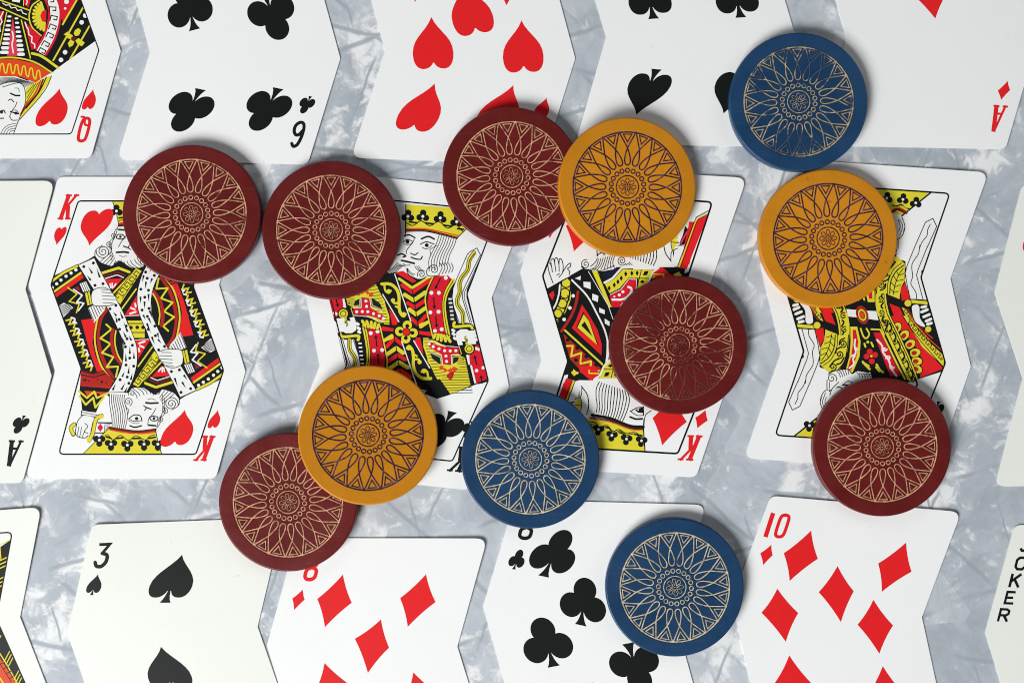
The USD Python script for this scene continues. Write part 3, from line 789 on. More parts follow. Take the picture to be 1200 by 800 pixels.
def king_of_clubs():
    k = Card('playing_card', 'black suited king holding a wavy sword, under three chips in the middle row', (475.5, 388.5), 6, (.0, .3, .2, .2))
    k.frame((477, 385.5), 6, 1.6)
    a = k.art; a.c = (476.2, 388); a.clip = k.inner.buffer(-.5); a.sym = True
    a.name = 'robe'; a.z(0, 0, 1)
    a.P('k', "377,340 379,332 424,314 440,309 463,318 522,320 532,330 527,345 530,360 538,382 552,382 562,404 576,446 560,450 476,388 380,400")
    a.P('k', "400,330 463,318 522,320 532,330 573,445 476,430")
    a.z(470, 390)          # the sleeve and the hatched gold of the lower right
    a.P('y', "225,60 300,60 600,235 652,492 466,574 250,270")
    for i in range(14): a.L('k', .8, [(235 + max(0, i - 4) * 26, 250 + i * 24), (620 + i * 4, 246 + i * 24)], cap='flat')
    for q in ("360,318 405,320 420,360 385,372", "500,322 535,315 520,352 490,362", "425,370 460,345 495,370 490,405 466,440 430,410"): a.P('d', q, 1)
    a.P('c', "640,205 720,110 735,112 826,425 708,470"); a.L('w', 2.2, "632,208 697,472", cap='flat'); a.D('w', 2.0, "722,155 708,352 770,326"); a.arrow((716, 300), (706, 208), 1.6, 5.6); a.arrow((760, 470), (748, 392), 1.6, 5.6)
    a.z(450, 300)
    for x, y in ((618, 403), (622, 440), (628, 478), (632, 515), (636, 553), (640, 590)): a.L('w', 1.9, [(x - 14, y), (x + 18, y)], cap='flat')
    a.D('w', 1.8, "655,700 660,735 672,775")
    # chevrons of the breast
    a.P('r', "105,155 185,138 215,165 305,235 270,252"); a.L('y', 3.0, "142,212 264,298 440,192"); a.L('r', 4.6, "172,275 268,340 425,228"); a.L('y', 4.6, "195,362 280,415 388,340"); a.L('r', 4.4, "222,440 290,482 382,418")
    a.L('y', 4.6, "240,500 302,548 388,488"); a.L('r', 4.4, "255,585 322,640 392,560"); a.L('y', 4.0, "345,662 412,618"); a.L('k', 1.1, "262,310 285,420 305,560 325,680", 1)
    a.L('w', 1.3, "100,165 252,608")
    # red sash with arrows
    a.P('c', "468,196 575,165 632,218 585,300 556,370 545,480 560,640 580,742 458,738 424,560 408,430 424,320")
    a.L('y', 1.5, "460,195 402,325 388,425 412,560 455,750", 1); a.L('k', .9, "474,190 415,325 400,425 424,560 467,750", 1)
    a.L('y', 4.6, "650,230 595,320 568,400 562,480 575,600 605,750", 1); a.L('k', .9, "650,232 596,322 568,400 562,480 575,600 605,752", 1); a.L('k', .8, "628,215 572,320 548,420 548,520 565,660 582,740", 1)
    a.D('w', 2.3, "580,205 445,345 515,345 435,528 512,522 478,702 542,686")
    for p, q in (((528, 212), (478, 312)), ((466, 390), (476, 500)), ((486, 565), (496, 672))): a.arrow(p, q, 1.6, 5.6)
    # golden scroll on black
    a.L('y', 3.6, "-20,262 60,264 118,310 142,380 142,460 152,525 182,562 200,545", 1); a.D('y', 2.5, "185,545 45,330 85,415"); a.L('y', 2.4, "5,280 15,325 45,345 65,325", 1); a.L('y', 2.6, "80,410 95,440 135,440", 1); a.L('y', 2.2, "110,470 140,490")
    a.P('r', "48,490 135,612 115,645 78,645"); a.L('w', 1.3, "-10,360 140,615")
    # jewelled orb on hatched gold
    a.z(350, 300)
    a.P('y', "468,385 560,350 640,290 715,250 735,280 800,420 850,560 852,642 800,640 805,560 690,400 590,390 515,450 500,490")
    for i in range(13): a.L('k', .75, [(640 + i * 8, 296 + i * 27), (742 + i * 9, 280 + i * 29)])
    for i in range(5): a.L('k', .7, [(470, 398 + i * 18), (525, 398 + i * 18)])
    a.P('n', "512,475 530,420 592,388 700,398 765,445 795,520 690,480"); a.L('y', .9, "514,560 492,490"); a.L('w', .9, "512,484 588,480 586,395"); a.L('w', .9, "668,395 680,475 790,520"); a.L('y', 1.0, "512,468 574,464 576,400"); a.L('y', 1.0, "680,400 692,462 785,505")
    a.P('c', "596,398 662,395 676,485 800,560 800,606 720,575 640,555 530,545 515,535 515,492 592,486"); a.L('w', .8, "515,555 640,566 800,618"); a.D('w', 1.75, "632,422 638,472 545,522 598,520 650,522 703,540 757,560 795,585")
    a.D('o', 2.6, "562,352 600,340 640,345 680,362"); a.D('y', 3.0, "622,368")
    for p in ("598,608 622,645", "640,612 655,660", "682,618 682,668", "718,628 708,672", "752,642 738,676"): a.L('y', 3.4, p)
    a.L('k', .8, "590,660 660,690 750,690", 1)
    # left sleeve
    a.P('c', "278,390 412,385 420,470 400,520 345,590"); a.arrow((350, 395), (372, 482), 1.6, 5.6); a.D('w', 2.0, "350,542"); a.L('w', 2.2, "420,392 440,484", cap='flat')
    a.D('w', 1.7, "560,640 572,682 575,715")
    a.L('r', 3.6, "785,685 890,690", cap='flat')
    # red bars and leaves beside the middle flower
    a.z(450, 300); a.L('r', 4.0, "330,715 440,735", cap='flat'); a.L('y', 4.2, "35,775 75,760"); a.D('r', 2.8, "325,790"); a.P('r', "300,760 345,770 340,800 310,800")
    # sword
    a.name = 'sword'
    a.z(450, 200); a.P('w', "795,775 868,728 905,790 905,820 760,820"); a.L('k', .9, "760,830 800,765 870,726 905,790", 0)
    a.z(450, 300); a.P('w', "785,-15 925,-10 772,320 768,400 825,622 700,628 652,470 640,390 648,310 668,240")
    a.L('k', .9, "785,-20 680,218 648,305 640,390 655,480 705,620"); a.L('k', 5.2, "845,-30 800,40 785,130 735,195 710,255 712,340 690,400 690,455 738,535 742,622", 1); a.L('y', 3.6, "845,-30 800,40 785,130 735,195 710,255 712,340 690,400 690,455 738,535 742,622", 1)
    a.L('k', 1.1, "850,-25 802,45 786,130 737,195 712,255 714,340 692,400 692,455 740,535 744,622", 1)
    a.L('k', 1.0, "905,-10 768,265 740,330 735,395 805,622"); a.L('k', .9, "915,-5 790,270 758,330 752,395 820,622"); a.L('k', 2.8, "935,-10 788,315 784,385 895,800")
    a.L('k', 5.0, "655,632 672,665 800,650 832,680", 1); a.L('y', 3.2, "655,632 665,662 800,652 828,678", 1); a.D('y', 1.9, "660,625")
    a.name = 'sword+'; a.z(350, 300); a.D('k', 7.0, "420,540"); a.D('y', 5.4, "420,540"); a.ring('k', 3.2, .9, "420,540"); a.L('l', 3.0, "440,580 455,640"); 
    a.name = 'hand'
    a.P('w', "478,578 522,570 545,640 540,695 500,722 440,722 420,708 490,680 500,640"); 
    for p in ("362,600 420,598", "366,640 432,648", "385,690 440,672"): a.L('w', 4.0, p)
    a.L('k', .8, "455,600 440,620 470,640 455,660"); 
    a.name = 'hand+'; a.z(450, 300); a.P('w', "684,722 730,700 792,700 800,720 752,760 760,800 700,800")
    for p in ("800,716 836,712", "790,752 858,744", "800,785 866,782"): a.L('w', 4.0, p)
    # head
    a.name = 'head'; a.z(450, 200)
    a.P('w', "203,575 300,565 540,590 688,630 660,700 600,850 650,860 650,935 590,985 520,985 420,1000 330,1020 250,985 180,940 60,960 20,950 90,860 130,770")
    waves(a, 'k', .85, "520,600 490,690 440,790 420,850 425,930", "680,635 660,700 620,780 600,850 590,880", 8)
    a.L('k', 1.7, "192,612 240,604 292,630", 1); a.L('k', 2.0, "352,640 415,618 472,642", 1); a.D('k', 2.3, "222,668 402,700"); a.L('k', 1.0, "180,672 222,645 275,668", 1); a.L('k', .9, "185,690 230,695 270,680", 1); a.L('k', 1.2, "342,690 400,668 470,690", 1); a.L('k', .9, "360,720 400,735 450,705", 1)
    a.L('k', 1.0, "285,640 265,680 215,745 210,780", 1); a.L('k', 1.3, "250,775 290,790 320,770", 1); a.L('k', .8, "440,800 430,740 500,700")
    a.z(450, 300)
    a.L('k', 1.8, "130,-5 165,-20 205,0 180,10", 1); a.L('k', 1.6, "255,12 300,28 345,30 360,5", 1); a.L('k', 2.2, "165,42 215,52 285,70"); a.L('k', .8, "180,72 215,88 245,82", 1)
    for i in range(6): a.L('k', .85, [(28 + i * 14, 148 + i * 3), (92 + i * 18, 100 - i * 2), (130 + i * 14, 62 + i * 8)], 1)
    for i in range(6): a.L('k', .85, [(212 + i * 4, 120 + i * -2), (225 + i * 14, 165 + i * -4), (265 + i * 14, 200 - i * 14)] if i < 3 else [(235 + i * 18, 95), (250 + i * 20, 125), (270 + i * 22, 140)], 1)
    a.L('k', 1.0, "215,130 235,180 290,212 360,215 400,190", 1); a.spiral('k', .95, (352, 172), 40, 1.6, 2.6, 1)
    a.spiral('k', 1.0, (470, 125), 48, 1.8, 2.8, 1); a.L('k', 1.0, "425,100 400,140 410,180 450,190 520,180", 1)
    for i in range(5): a.L('k', .9, [(520 + i * 28, 60 + i * 2), (545 + i * 26, 110), (515 + i * 30, 175 - i * 6)], 1)
    # crown
    a.name = 'crown'; a.z(450, 200)
    a.P('y', "205,318 625,350 772,546 690,630 540,592 400,562 200,566"); a.L('o', 1.4, "205,548 380,545 560,580 700,612", 1); a.L('b', 1.7, "205,560 380,558 545,592 690,630", 1); a.L('k', 1.0, "200,572 380,570 540,602 685,640", 1); a.L('k', 1.1, "205,318 202,600"); a.L('k', 1.1, "685,632 775,545")
    a.L('k', 1.2, "208,490 275,515 350,472 430,518 515,478 595,540 675,510 740,572", 1)
    for p in ("240,482 310,490", "390,492 465,500", "560,512 630,522", "690,545 745,552"): a.L('k', 2.1, p)
    trefoils(a, "365,430 528,445 225,430 682,480", 6.8, 5)
    # flower in the middle
    a.sym = False; a.name = 'robe'; a.z(450, 300)
    for x, y in ((220, 648), (148, 706), (275, 720), (205, 775)): a.D('y', 5.5, [(x, y)]); a.D('k', 2.3, [(x + (212 - x) * .12, y + (711 - y) * .12)])
    a.D('k', 5.0, "212,711"); a.D('r', 4.0, "210,711")
    a.clip = None
    k.pip('c', (518, 502), (-44, -10.5), (27, -44)); k.pip('c', (434, 275), (44, 10.5), (-27, 44))
    k.pip('c', (550, 503), (-17, -2), (8, -21))
    k.text('K', (541, 553), (-17, -1.5), (13.5, -29), 'k')
    k.finish()


def king_of_diamonds():
    k = Card('playing_card', 'king of diamonds with an open hand raised, under a yellow and a red chip', (733.3, 377.3), 3.4, (.1, .5, .2, .4))
    k.frame((733.8, 379.3), 3.4, 2.1)
    a = k.art; a.c = (733.8, 379.3); a.clip = k.inner.buffer(-.6); a.sym = True
    a.name = 'robe'; a.z(0, 0, 1)
    a.P('k', "633,325 638,340 682,315 725,313 770,311 795,313 803,314 800,330 733.8,380 666,424 660,408")
    a.P('k', "682,315 800,313 802,335 734,420 660,440 640,345")
    a.z(600, 250)
    # shoulder of yellow scales
    a.P('y', "470,640 520,612 552,650 552,800 530,860 500,930 440,990 390,940 425,880 460,800 465,700")
    a.z(600, 330)
    for c, r in (((508, 10), 46), ((495, 110), 46), ((470, 205), 44), ((428, 300), 42)): a.ring('k', r / 8, 1.3, [c])
    for p in ("552,40 500,60", "540,170 520,130", "515,260 470,250", "552,60 530,180"): a.L('k', 1.1, p)
    a.P('y', "415,352 448,352 430,382"); a.L('w', 1.9, "448,30 440,110 415,200 382,262", 1); a.P('r', "345,120 388,85 398,120 378,175"); a.D('w', 2.1, "573,133 542,246 488,354")
    a.P('w', "590,-30 645,-55 640,-12"); a.L('k', 1.6, "552,-20 545,80 520,190 480,300 415,385", 1)
    a.L('d', 3.2, "618,95 600,200 555,320 465,462", 1); a.P('r', "655,215 720,310 800,450 842,590 838,690 560,435 600,360"); a.P('k', "668,280 725,370 812,600 600,430"); a.P('y', "672,305 720,370 798,592 612,430"); a.P('k', "680,372 708,420 755,515 648,410")
    a.L('w', 2.0, "560,-15 700,130 790,290 870,460 900,600 895,720 868,800", 1)
    # diagonal border with the zigzag
    a.P('d', "482,490 840,820 800,860 1000,900 760,960 540,720"); a.L('k', 1.6, "480,470 850,800"); a.L('y', 2.2, "495,455 860,785"); 
    a.D('k', 2.2, "522,545 610,620 698,700 600,735 685,812 788,778")
    a.L('y', 1.9, "512,603 572,600 555,698 650,665 640,772 742,745 735,845 840,830")
    a.z(640, 400); a.P('d', "230,165 520,265 500,320 435,355"); a.L('y', 1.9, "192,42 248,40 232,140 328,108 320,210 418,182 412,288 512,272"); a.D('k', 2.2, "292,62 375,140 278,172 366,248 466,222")
    a.P('y', "252,256 320,310 250,302"); a.L('w', 2.0, "575,0 572,100 550,230 450,362", 1); a.L('k', 1.2, "560,40 556,120 535,220 500,290", 1)
    a.P('y', "598,180 640,190 640,330 508,332 560,230"); a.P('k', "590,262 618,280 580,308 550,296"); a.L('k', 1.0, "535,245 640,245"); a.P('k', "600,200 622,215 600,228 585,215"); a.L('w', 2.2, "450,350 680,352")
    # diamonds on the black sash
    a.z(600, 330)
    for p in ("668,0 735,5 738,72 672,50", "752,112 808,132 805,192 750,170", "815,242 870,268 868,305 818,288", "868,345 915,375 912,415 870,392"): a.P('w', p)
    a.z(600, 250); a.P('y', "748,540 805,540 890,760 935,880 905,880"); a.L('w', .8, "715,545 900,860 945,990"); a.L('k', .9, "800,540 940,885")
    # collar
    a.z(690, 260)
    a.P('n', "125,480 300,420 260,470 150,560"); a.L('w', 2.4, "145,570 220,530 310,430 650,420", 0); a.P('y', "150,580 230,540 320,445 600,450 545,600 452,620 470,525 370,525 290,620 195,670"); a.P('c', "195,690 300,640 372,540 448,540 440,620 405,700 310,800 215,800")
    a.L('k', .9, "195,672 290,628 372,530 450,530"); a.L('w', .8, "200,682 300,632 374,536 448,538 442,630"); a.L('k', 1.0, "492,450 440,660"); a.L('k', 1.0, "450,528 560,530")
    for p in ("190,622 40", "238,592 0", "272,562 0", "303,528 0", "345,488 0", "402,482 0", "452,480 0"):
        x, y = map(float, p.split()[0].split(',')); a.P('k', [(x, y - 27), (x + 15, y), (x, y + 27), (x - 15, y)])
    a.P('k', "520,465 560,460 545,500 505,502"); a.P('k', "475,560 500,545 525,560 500,578"); a.L('w', 2.0, "655,425 600,470 560,560 500,620")
    a.L('p', 1.5, "215,720 330,720 400,640", 1); a.L('w', 2.6, "220,728 330,722 395,660 395,622 368,610", 1); a.D('w', 1.8, "318,655 285,685"); a.D('w', 1.2, "238,700"); a.P('w', "290,790 320,745 305,795")
    a.P('r', "600,480 680,425 780,500 800,560 640,560"); a.L('y', 1.6, "600,490 700,492 698,520"); a.P('y', "790,500 840,465 870,500 850,515"); a.P('k', "690,425 830,440 800,490 760,490")
    # staff at the right, axe blade
    a.name = 'axe'
    a.z(740, 200); a.P('w', "500,540 600,440 720,380 560,800 440,900"); a.P('r', "612,460 705,418 720,400 560,800 540,880 475,880 500,790"); a.L('k', 1.0, "605,440 462,810 420,910"); a.L('y', 1.2, "700,402 616,445 478,800 436,900"); a.L('k', .8, "706,412 625,455 488,800 446,900"); a.L('k', 1.0, "602,440 715,380")
    a.P('k', "500,520 548,570 500,690 440,700 480,600"); a.L('p', 1.8, "518,575 460,682"); a.P('y', "430,600 380,650 400,735 440,690"); a.L('w', 1.2, "470,570 430,600 470,620 400,665 450,690 400,700"); a.L('k', 1.0, "380,640 385,735"); a.P('w', "440,705 490,700 470,790 395,830 390,760", 1)
    a.L('k', 1.3, "318,690 335,760 385,830 400,740 385,650", 1); a.L('k', 1.1, "398,742 440,705 490,700", 1)
    a.z(690, 260); a.P('r', "940,0 1090,0 915,445 850,430"); a.P('w', "780,230 890,225 830,415 780,410"); a.L('k', 1.0, "985,0 832,415"); a.L('y', 1.3, "998,0 845,420"); a.L('k', .8, "1010,0 860,425"); a.L('k', 1.3, "718,225 740,300 780,355 795,270", 1)
    # hand
    a.name = 'hand'; a.z(600, 250)
    a.P('w', "335,465 360,430 410,420 440,430 470,440 480,500 520,470 550,470 545,560 540,590 310,705 270,600")
    a.L('k', 1.1, "385,655 350,560 335,480 350,462 370,500 378,550", 1); a.L('k', 1.0, "370,500 365,440 390,430 405,500 410,545", 1); a.L('k', 1.0, "400,480 402,425 425,425 440,490 442,545", 1); a.L('k', 1.0, "440,480 445,430 465,435 480,500 470,560 440,600", 1); a.L('k', 1.1, "470,560 515,490 548,468 545,500 520,520 540,545 535,575", 1); a.L('k', 1.0, "420,580 445,565")
    # head
    a.name = 'head'; a.z(690, 260)
    a.P('w', "20,455 -40,440 -60,395 -30,360 60,330 270,300 660,250 650,400 280,410 230,445 120,465")
    a.spiral('k', 1.0, (310, 365), 46, 1.9, .6, 1); waves(a, 'k', .95, "395,325 385,375 350,405", "645,262 648,330 625,405", 12)
    a.name = 'beard'; a.z(600, 250); a.spiral('k', 1.0, (690, 478), 46, 1.7, 5.0, -1); 
    for i in range(8): a.L('k', .95, [(735 + i * 32, 535 - i * 3), (790 + i * 22, 490 - i * 4), (810 + i * 22, 430 - i * 6)], 1)
    a.L('k', 1.0, "648,500 690,525 780,525 830,540 960,490", 1); a.L('k', 1.3, "795,395 835,370 868,388", 1); a.L('k', 1.2, "795,350 800,400"); a.L('k', 1.0, "735,500 780,460 800,420", 1)
    a.name = 'head+'; a.z(640, 400)
    a.P('w', "300,362 470,365 670,370 790,480 900,600 980,650 910,770 640,730 430,690 380,690 330,640"); a.L('k', 1.2, "330,418 385,500 398,600 380,680", 1); a.L('k', 1.0, "335,425 325,510 270,540", 1); a.P('y', "318,512 332,580 325,650 270,600"); a.L('k', 1.0, "318,512 332,580 325,650", 1); a.L('k', .9, "260,590 330,600")
    waves(a, 'k', 1.1, "498,378 470,440 468,520 478,600 470,660", "760,470 780,540 765,620 740,690 715,745", 12)
    a.L('k', 1.2, "795,650 850,620 912,615", 1); a.P('k', "830,640 905,615 915,670 860,665"); a.D('w', .9, "862,640"); a.L('k', 1.0, "785,650 850,690 912,690", 1); a.L('k', 2.2, "785,705 840,725 900,722", 1); a.L('k', 1.2, "910,610 912,690"); a.L('k', 1.0, "985,645 930,690 915,780", 1)
    # crown
    a.name = 'crown'; a.z(690, 470)
    a.P('y', "10,165 200,190 400,255 508,262 530,470 -120,462 -120,140"); a.L('k', 3.6, "30,128 200,160 380,230 510,240", 1); a.L('b', 1.6, "10,150 200,182 390,252 508,258", 1); a.L('o', .9, "10,162 200,194 390,264 508,270", 1); a.L('k', 1.3, "515,170 510,250 525,470")
    a.L('k', 1.2, "0,190 60,200 100,240 170,225 225,280 280,262 350,300 430,290 505,340", 1); a.L('k', 1.0, "0,205 50,222 95,250 170,238 230,300 285,275 345,315 430,305 500,352", 1)
    for p in ("20,235 80,260", "160,245 190,250", "280,290 330,305", "430,310 500,320"): a.L('k', 1.8, p)
    trefoils(a, "90,262 215,318 352,352 492,368 -30,240", 6.2, 190)
    a.clip = None; a.sym = False
    k.dia((788, 462), (764.5, 489.5), (804.5, 494), (775.7, 521.5)); k.dia((691.5, 238), (663, 265), (703, 269), (672.4, 294.8))
    k.dia((826.5, 480), (814.5, 489), (829, 492.5), (816.8, 501.5)); k.dia((649, 255), (637, 264), (652, 268), (644, 279.5))
    k.text('K', (811.5, 539.3), (-17.5, -.5), (12, -29.5), 'r')
    k.finish()


def king_of_spades():
    k = Card('playing_card', 'king with two plain white swords, between a yellow chip and the rightmost red chip', (1014, 369.5), 4, (.1, .6, .4, .15))
    k.frame((1010, 368.3), 4, 1.8)
    a = k.art; a.c = (1010.3, 368.2); a.clip = k.inner.buffer(-.6); a.sym = True
    a.name = 'robe'; a.z(0, 0, 1)
    a.P('k', "905,325 1040,290 1060,310 1065,345 1090,352 1109,422 1104,435 1060,449 1010,450 1000,380 940,420")
    a.P('k', "1109,420 1104,434 1062,448 1010,448 960,430 960,360 1050,300 1090,350")
    a.z(980, 290)
    # leaf border and curl border at the right shoulder
    a.P('y', "640,170 635,290 590,380 580,480 480,440 470,380 520,270 600,185"); a.L('k', 1.0, "625,195 580,260 550,340 530,440", 1)
    for p in ("560,215 580,260", "530,260 560,310", "505,320 545,365", "492,375 535,420", "640,240 580,265", "625,300 560,315", "600,350 545,370", "580,410 530,425"): a.L('k', .9, p)
    a.L('k', 1.2, "640,150 560,215 500,310 478,400 475,460", 1); a.L('y', 1.8, "610,160 530,230 470,330 455,440 470,560 510,700 545,800", 1); a.L('k', .9, "630,160 545,235 487,335 470,440 485,560 525,700 560,800", 1)
    a.P('y', "470,320 440,420 452,560 500,720 530,820 440,820 400,700 362,560 350,440 400,360")
    a.P('r', "640,330 690,480 610,500 598,400"); a.L('y', 1.2, "638,300 598,380 585,480", 1); a.L('k', 3.0, "480,470 640,520", 0)
    a.P('r', "495,525 590,562 660,720 760,860 640,840 560,700")
    a.P('y', "610,560 645,575 790,775 870,860 800,880 700,760"); key_band(a, 'k', .9, (640, 585), (860, 870), 6, 3.2)
    a.L('o', 1.1, "660,575 740,690 830,790 900,850", 1); a.L('k', .8, "650,565 730,680 820,780", 1)
    a.z(1000, 370)
    a.P('r', "350,0 460,0 600,240 830,480 825,500 620,580 640,400 560,260 380,60"); a.P('y', "465,0 505,0 640,180 850,380 840,470 640,290"); key_band(a, 'k', 1.0, (520, 60), (845, 420), 8, 3.6)
    a.L('o', 1.2, "520,0 610,110 720,230 850,345", 1); a.L('k', .9, "505,0 600,118 715,245 852,365", 1); a.L('k', .9, "455,0 590,190 835,475", 1)
    for x, y, ang in ((405, 110, 60), (475, 180, 50), (530, 265, 35), (575, 345, 15), (590, 425, 0), (590, 500, -20)):
        ca, sa = math.cos(math.radians(ang)), math.sin(math.radians(ang))
        q = np.array([(-40, -26), (10, -38), (46, -15), (46, 15), (10, 38), (-40, 26)]); q = q @ np.array([[ca, -sa], [sa, ca]]) * [1, 1] + [x, y]
        a.P('k', spline(q * 1.0 + (q - [x, y]) * .18, True)); a.P('y', q, 1); a.P('d', (q - [x, y]) * .55 + [x - 10 * ca, y + 10 * sa], 1)
    a.P('y', "225,0 340,0 420,160 520,380 600,590 540,615 490,590 420,420 310,190"); a.L('k', .9, "345,0 425,160 525,380 610,585"); a.L('k', 1.2, "225,0 300,180 420,430 500,600"); a.L('k', .9, "262,0 330,165 445,410 545,612"); a.L('k', 1.2, "322,0 400,160 505,385 585,595"); a.L('y', 1.2, "240,0 322,180 435,425 505,590")
    for i in range(7):
        x, y = 300 + i * 40, 60 + i * 88
        a.spiral('k', 1.3, (x + 8, y), 30, 1.3, 2.0, -1); a.L('k', 2.0, [(x + 40, y + 10), (x + 55, y + 55), (x + 40, y + 85)], 1)
    a.z(980, 290)
    for x, y in ((412, 480), (420, 610), (415, 385), (452, 700)): a.spiral('k', 1.3, (x, y), 32, 1.3, 2.0, -1); a.L('k', 2.0, [(x + 25, y + 35), (x + 5, y + 70), (x + 20, y + 90)], 1)
    a.L('k', 1.3, "370,380 358,480 370,600 410,740", 1)
    # the curl border that sweeps round to the lower left
    a.z(870, 400)
    a.P('y', "862,-60 1000,-60 985,80 955,190 905,262 800,288 722,212 800,165 850,80"); a.L('k', 1.3, "868,-60 855,60 805,150 735,205", 1); a.L('k', .9, "890,-60 882,50 830,165 755,225", 1); a.L('k', 1.2, "992,-60 978,80 950,190 895,262", 1)
    for x, y in ((940, 20), (908, 122), (845, 238)): a.spiral('k', 1.4, (x, y), 38, 1.5, 2.0, -1)
    for q in ("925,50 880,75 872,110", "905,160 860,180 815,235", "955,-30 915,-10 905,30", "950,150 920,200 880,215"): a.L('k', 1.8, q, 1)
    # red panels with pink scrolls, and the flower
    a.z(1000, 370)
    a.L('y', 2.0, "165,125 250,130 430,500 480,590"); a.P('c', "185,155 250,155 440,560 340,560 215,240"); a.L('p', 3.4, "220,225 265,280 275,340 330,420 350,490 400,560", 1); a.L('w', 2.0, "220,225 265,280 275,340 330,420 350,490 400,560", 1); a.spiral('w', 1.5, (290, 310), 22, 1.1, 0, 1); a.spiral('w', 1.5, (325, 395), 24, 1.1, 3, 1); a.spiral('w', 1.5, (355, 480), 22, 1.1, 0, 1)
    a.z(940, 330)
    a.P('y', "448,420 512,420 545,560 535,700 470,850 400,850 440,700 452,560"); a.P('c', "470,450 500,450 522,560 508,700 455,830 420,830 455,700 475,560"); a.L('w', 1.9, "495,540 488,600 500,660 475,720 480,770 440,810", 1); a.spiral('w', 1.3, (500, 625), 18, 1.1, 0, 1); a.spiral('w', 1.3, (480, 700), 20, 1.1, 3, 1)
    a.L('y', 2.0, "545,440 570,510 600,530 625,490 600,440", 1); a.D('y', 1.7, "612,565"); a.L('y', 2.2, "580,580 590,610"); a.L('y', 2.2, "645,570 662,608")
    a.D('d', 3.6, "630,655 680,685 650,745 600,700"); a.D('r', 3.0, "630,655 680,685 650,745 605,700"); a.D('y', 1.5, "645,697"); a.L('y', 2.6, "570,760 620,790"); a.L('y', 2.6, "690,800 720,840")
    a.z(1000, 370); a.L('y', 2.6, "85,430 120,470 150,500", 1); a.L('y', 2.6, "215,455 240,500 275,530", 1)
    # sword at the right
    a.name = 'sword'; a.z(1020, 190)
    a.P('w', "510,560 580,530 615,605 500,830 380,830"); a.z(980, 290); a.P('w', "740,-20 890,-20 790,230 850,490 690,480 640,310 650,180")
    a.L('k', 1.0, "735,-15 660,170 642,240 660,350 690,485"); a.L('k', 1.0, "778,-20 765,60 705,160 712,270 695,340 742,420 748,485", 1); a.L('k', 1.0, "850,-10 765,200 748,260 810,490")
    a.z(1020, 190); a.L('k', 1.0, "405,810 510,565 580,530 615,605 528,800"); a.L('k', 1.0, "555,585 530,640 525,690 480,750 455,810", 1)
    a.z(980, 290); a.L('k', 5.0, "665,525 700,508 860,525"); a.L('y', 3.8, "665,520 700,506 860,520"); a.D('k', 4.8, "668,522"); a.D('y', 4.0, "668,522"); a.D('y', 3.6, "858,765")
    a.name = 'hand'; a.P('w', "705,560 745,535 775,560 780,660 830,735 790,735 730,680", 1)
    for p in ("798,560 836,552", "795,605 850,582", "815,650 868,628", "838,690 888,668", "850,718 888,708"): a.L('w', 3.3, p)
    # head (seen upside down below)
    a.name = 'head'; a.z(870, 400)
    a.P('w', "800,310 860,275 980,260 1030,300 1080,275 1200,290 1230,500 900,560 740,650 715,580 760,470 795,440")
    a.L('k', 1.0, "800,310 860,275 980,260 1025,300 1075,275 1180,290", 1); a.spiral('k', 1.0, (835, 345), 48, 1.5, .5, -1)
    for i in range(5): a.L('k', .9, [(880 + i * 26, 275 - i * 4), (905 + i * 22, 300), (915 + i * 20, 335 - i * 7)], 1)
    for i in range(6): a.L('k', .9, [(1068 + i * 24, 290 + i * 3), (1090 + i * 24, 310), (1100 + i * 24, 335)], 1)
    for i in range(4): a.L('k', .95, [(800 - i * 22 + 40, 445 + i * 6), (745 + i * 16, 520), (735 + i * 14, 590), (748 + i * 14, 640)], 1)
    a.L('k', 1.0, "900,380 840,440 810,520", 1); a.L('k', 1.0, "790,360 790,440 810,460", 1); a.L('k', .9, "815,380 812,440"); a.L('k', 1.2, "875,432 905,425 935,440", 1); a.L('k', 1.0, "940,405 985,370 1030,385", 1); a.L('k', 1.5, "935,405 990,410")
    a.name = 'hair'; a.z(1020, 190); a.P('w', "200,500 290,510 320,600 280,700 240,720"); a.L('k', 1.0, "290,520 318,600 300,680 260,720", 1); a.L('k', .9, "270,540 298,600 270,690", 1); a.L('k', .9, "255,540 275,600 262,650", 1)
    # crown
    a.name = 'crown'; a.P('y', "-200,215 560,275 300,500 200,480 -200,440"); a.L('k', 1.8, "570,280 290,505"); a.L('b', 4.0, "200,465 250,440 330,475", 1); a.L('o', 1.2, "200,450 255,425 335,462", 1); a.L('k', 1.5, "195,405 240,415 285,400 320,430 360,440", 1); a.L('l', 1.0, "190,425 240,430 285,412 350,450", 1)
    trefoils(a, "300,352 150,340 420,385", 6.2, 8)
    # medallion of the middle
    a.sym = False; a.name = 'robe'; a.z(940, 330)
    a.P('w', "410,252 690,272 712,362 428,325"); a.L('k', 1.2, "410,252 690,272")
    e = affinity.rotate(affinity.scale(Point(0, 0).buffer(1, quad_segs=8), 7, 11), -18, origin=(0, 0)); ctr = (940 + 560 / 8, 330 + 312 / 8)
    for kx, cc in ((1.0, 'd'), (.74, 'k'), (.66, 'y'), (.45, 'k'), (.38, 'o')): a.add(cc, affinity.translate(affinity.scale(e, kx, kx, origin=(0, 0)), *ctr))
    a.clip = None
    k.pip('s', (1096, 481), (-17, -2), (8, -24)); k.pip('s', (1062, 480), (-42, -4), (22, -50))
    k.finish()


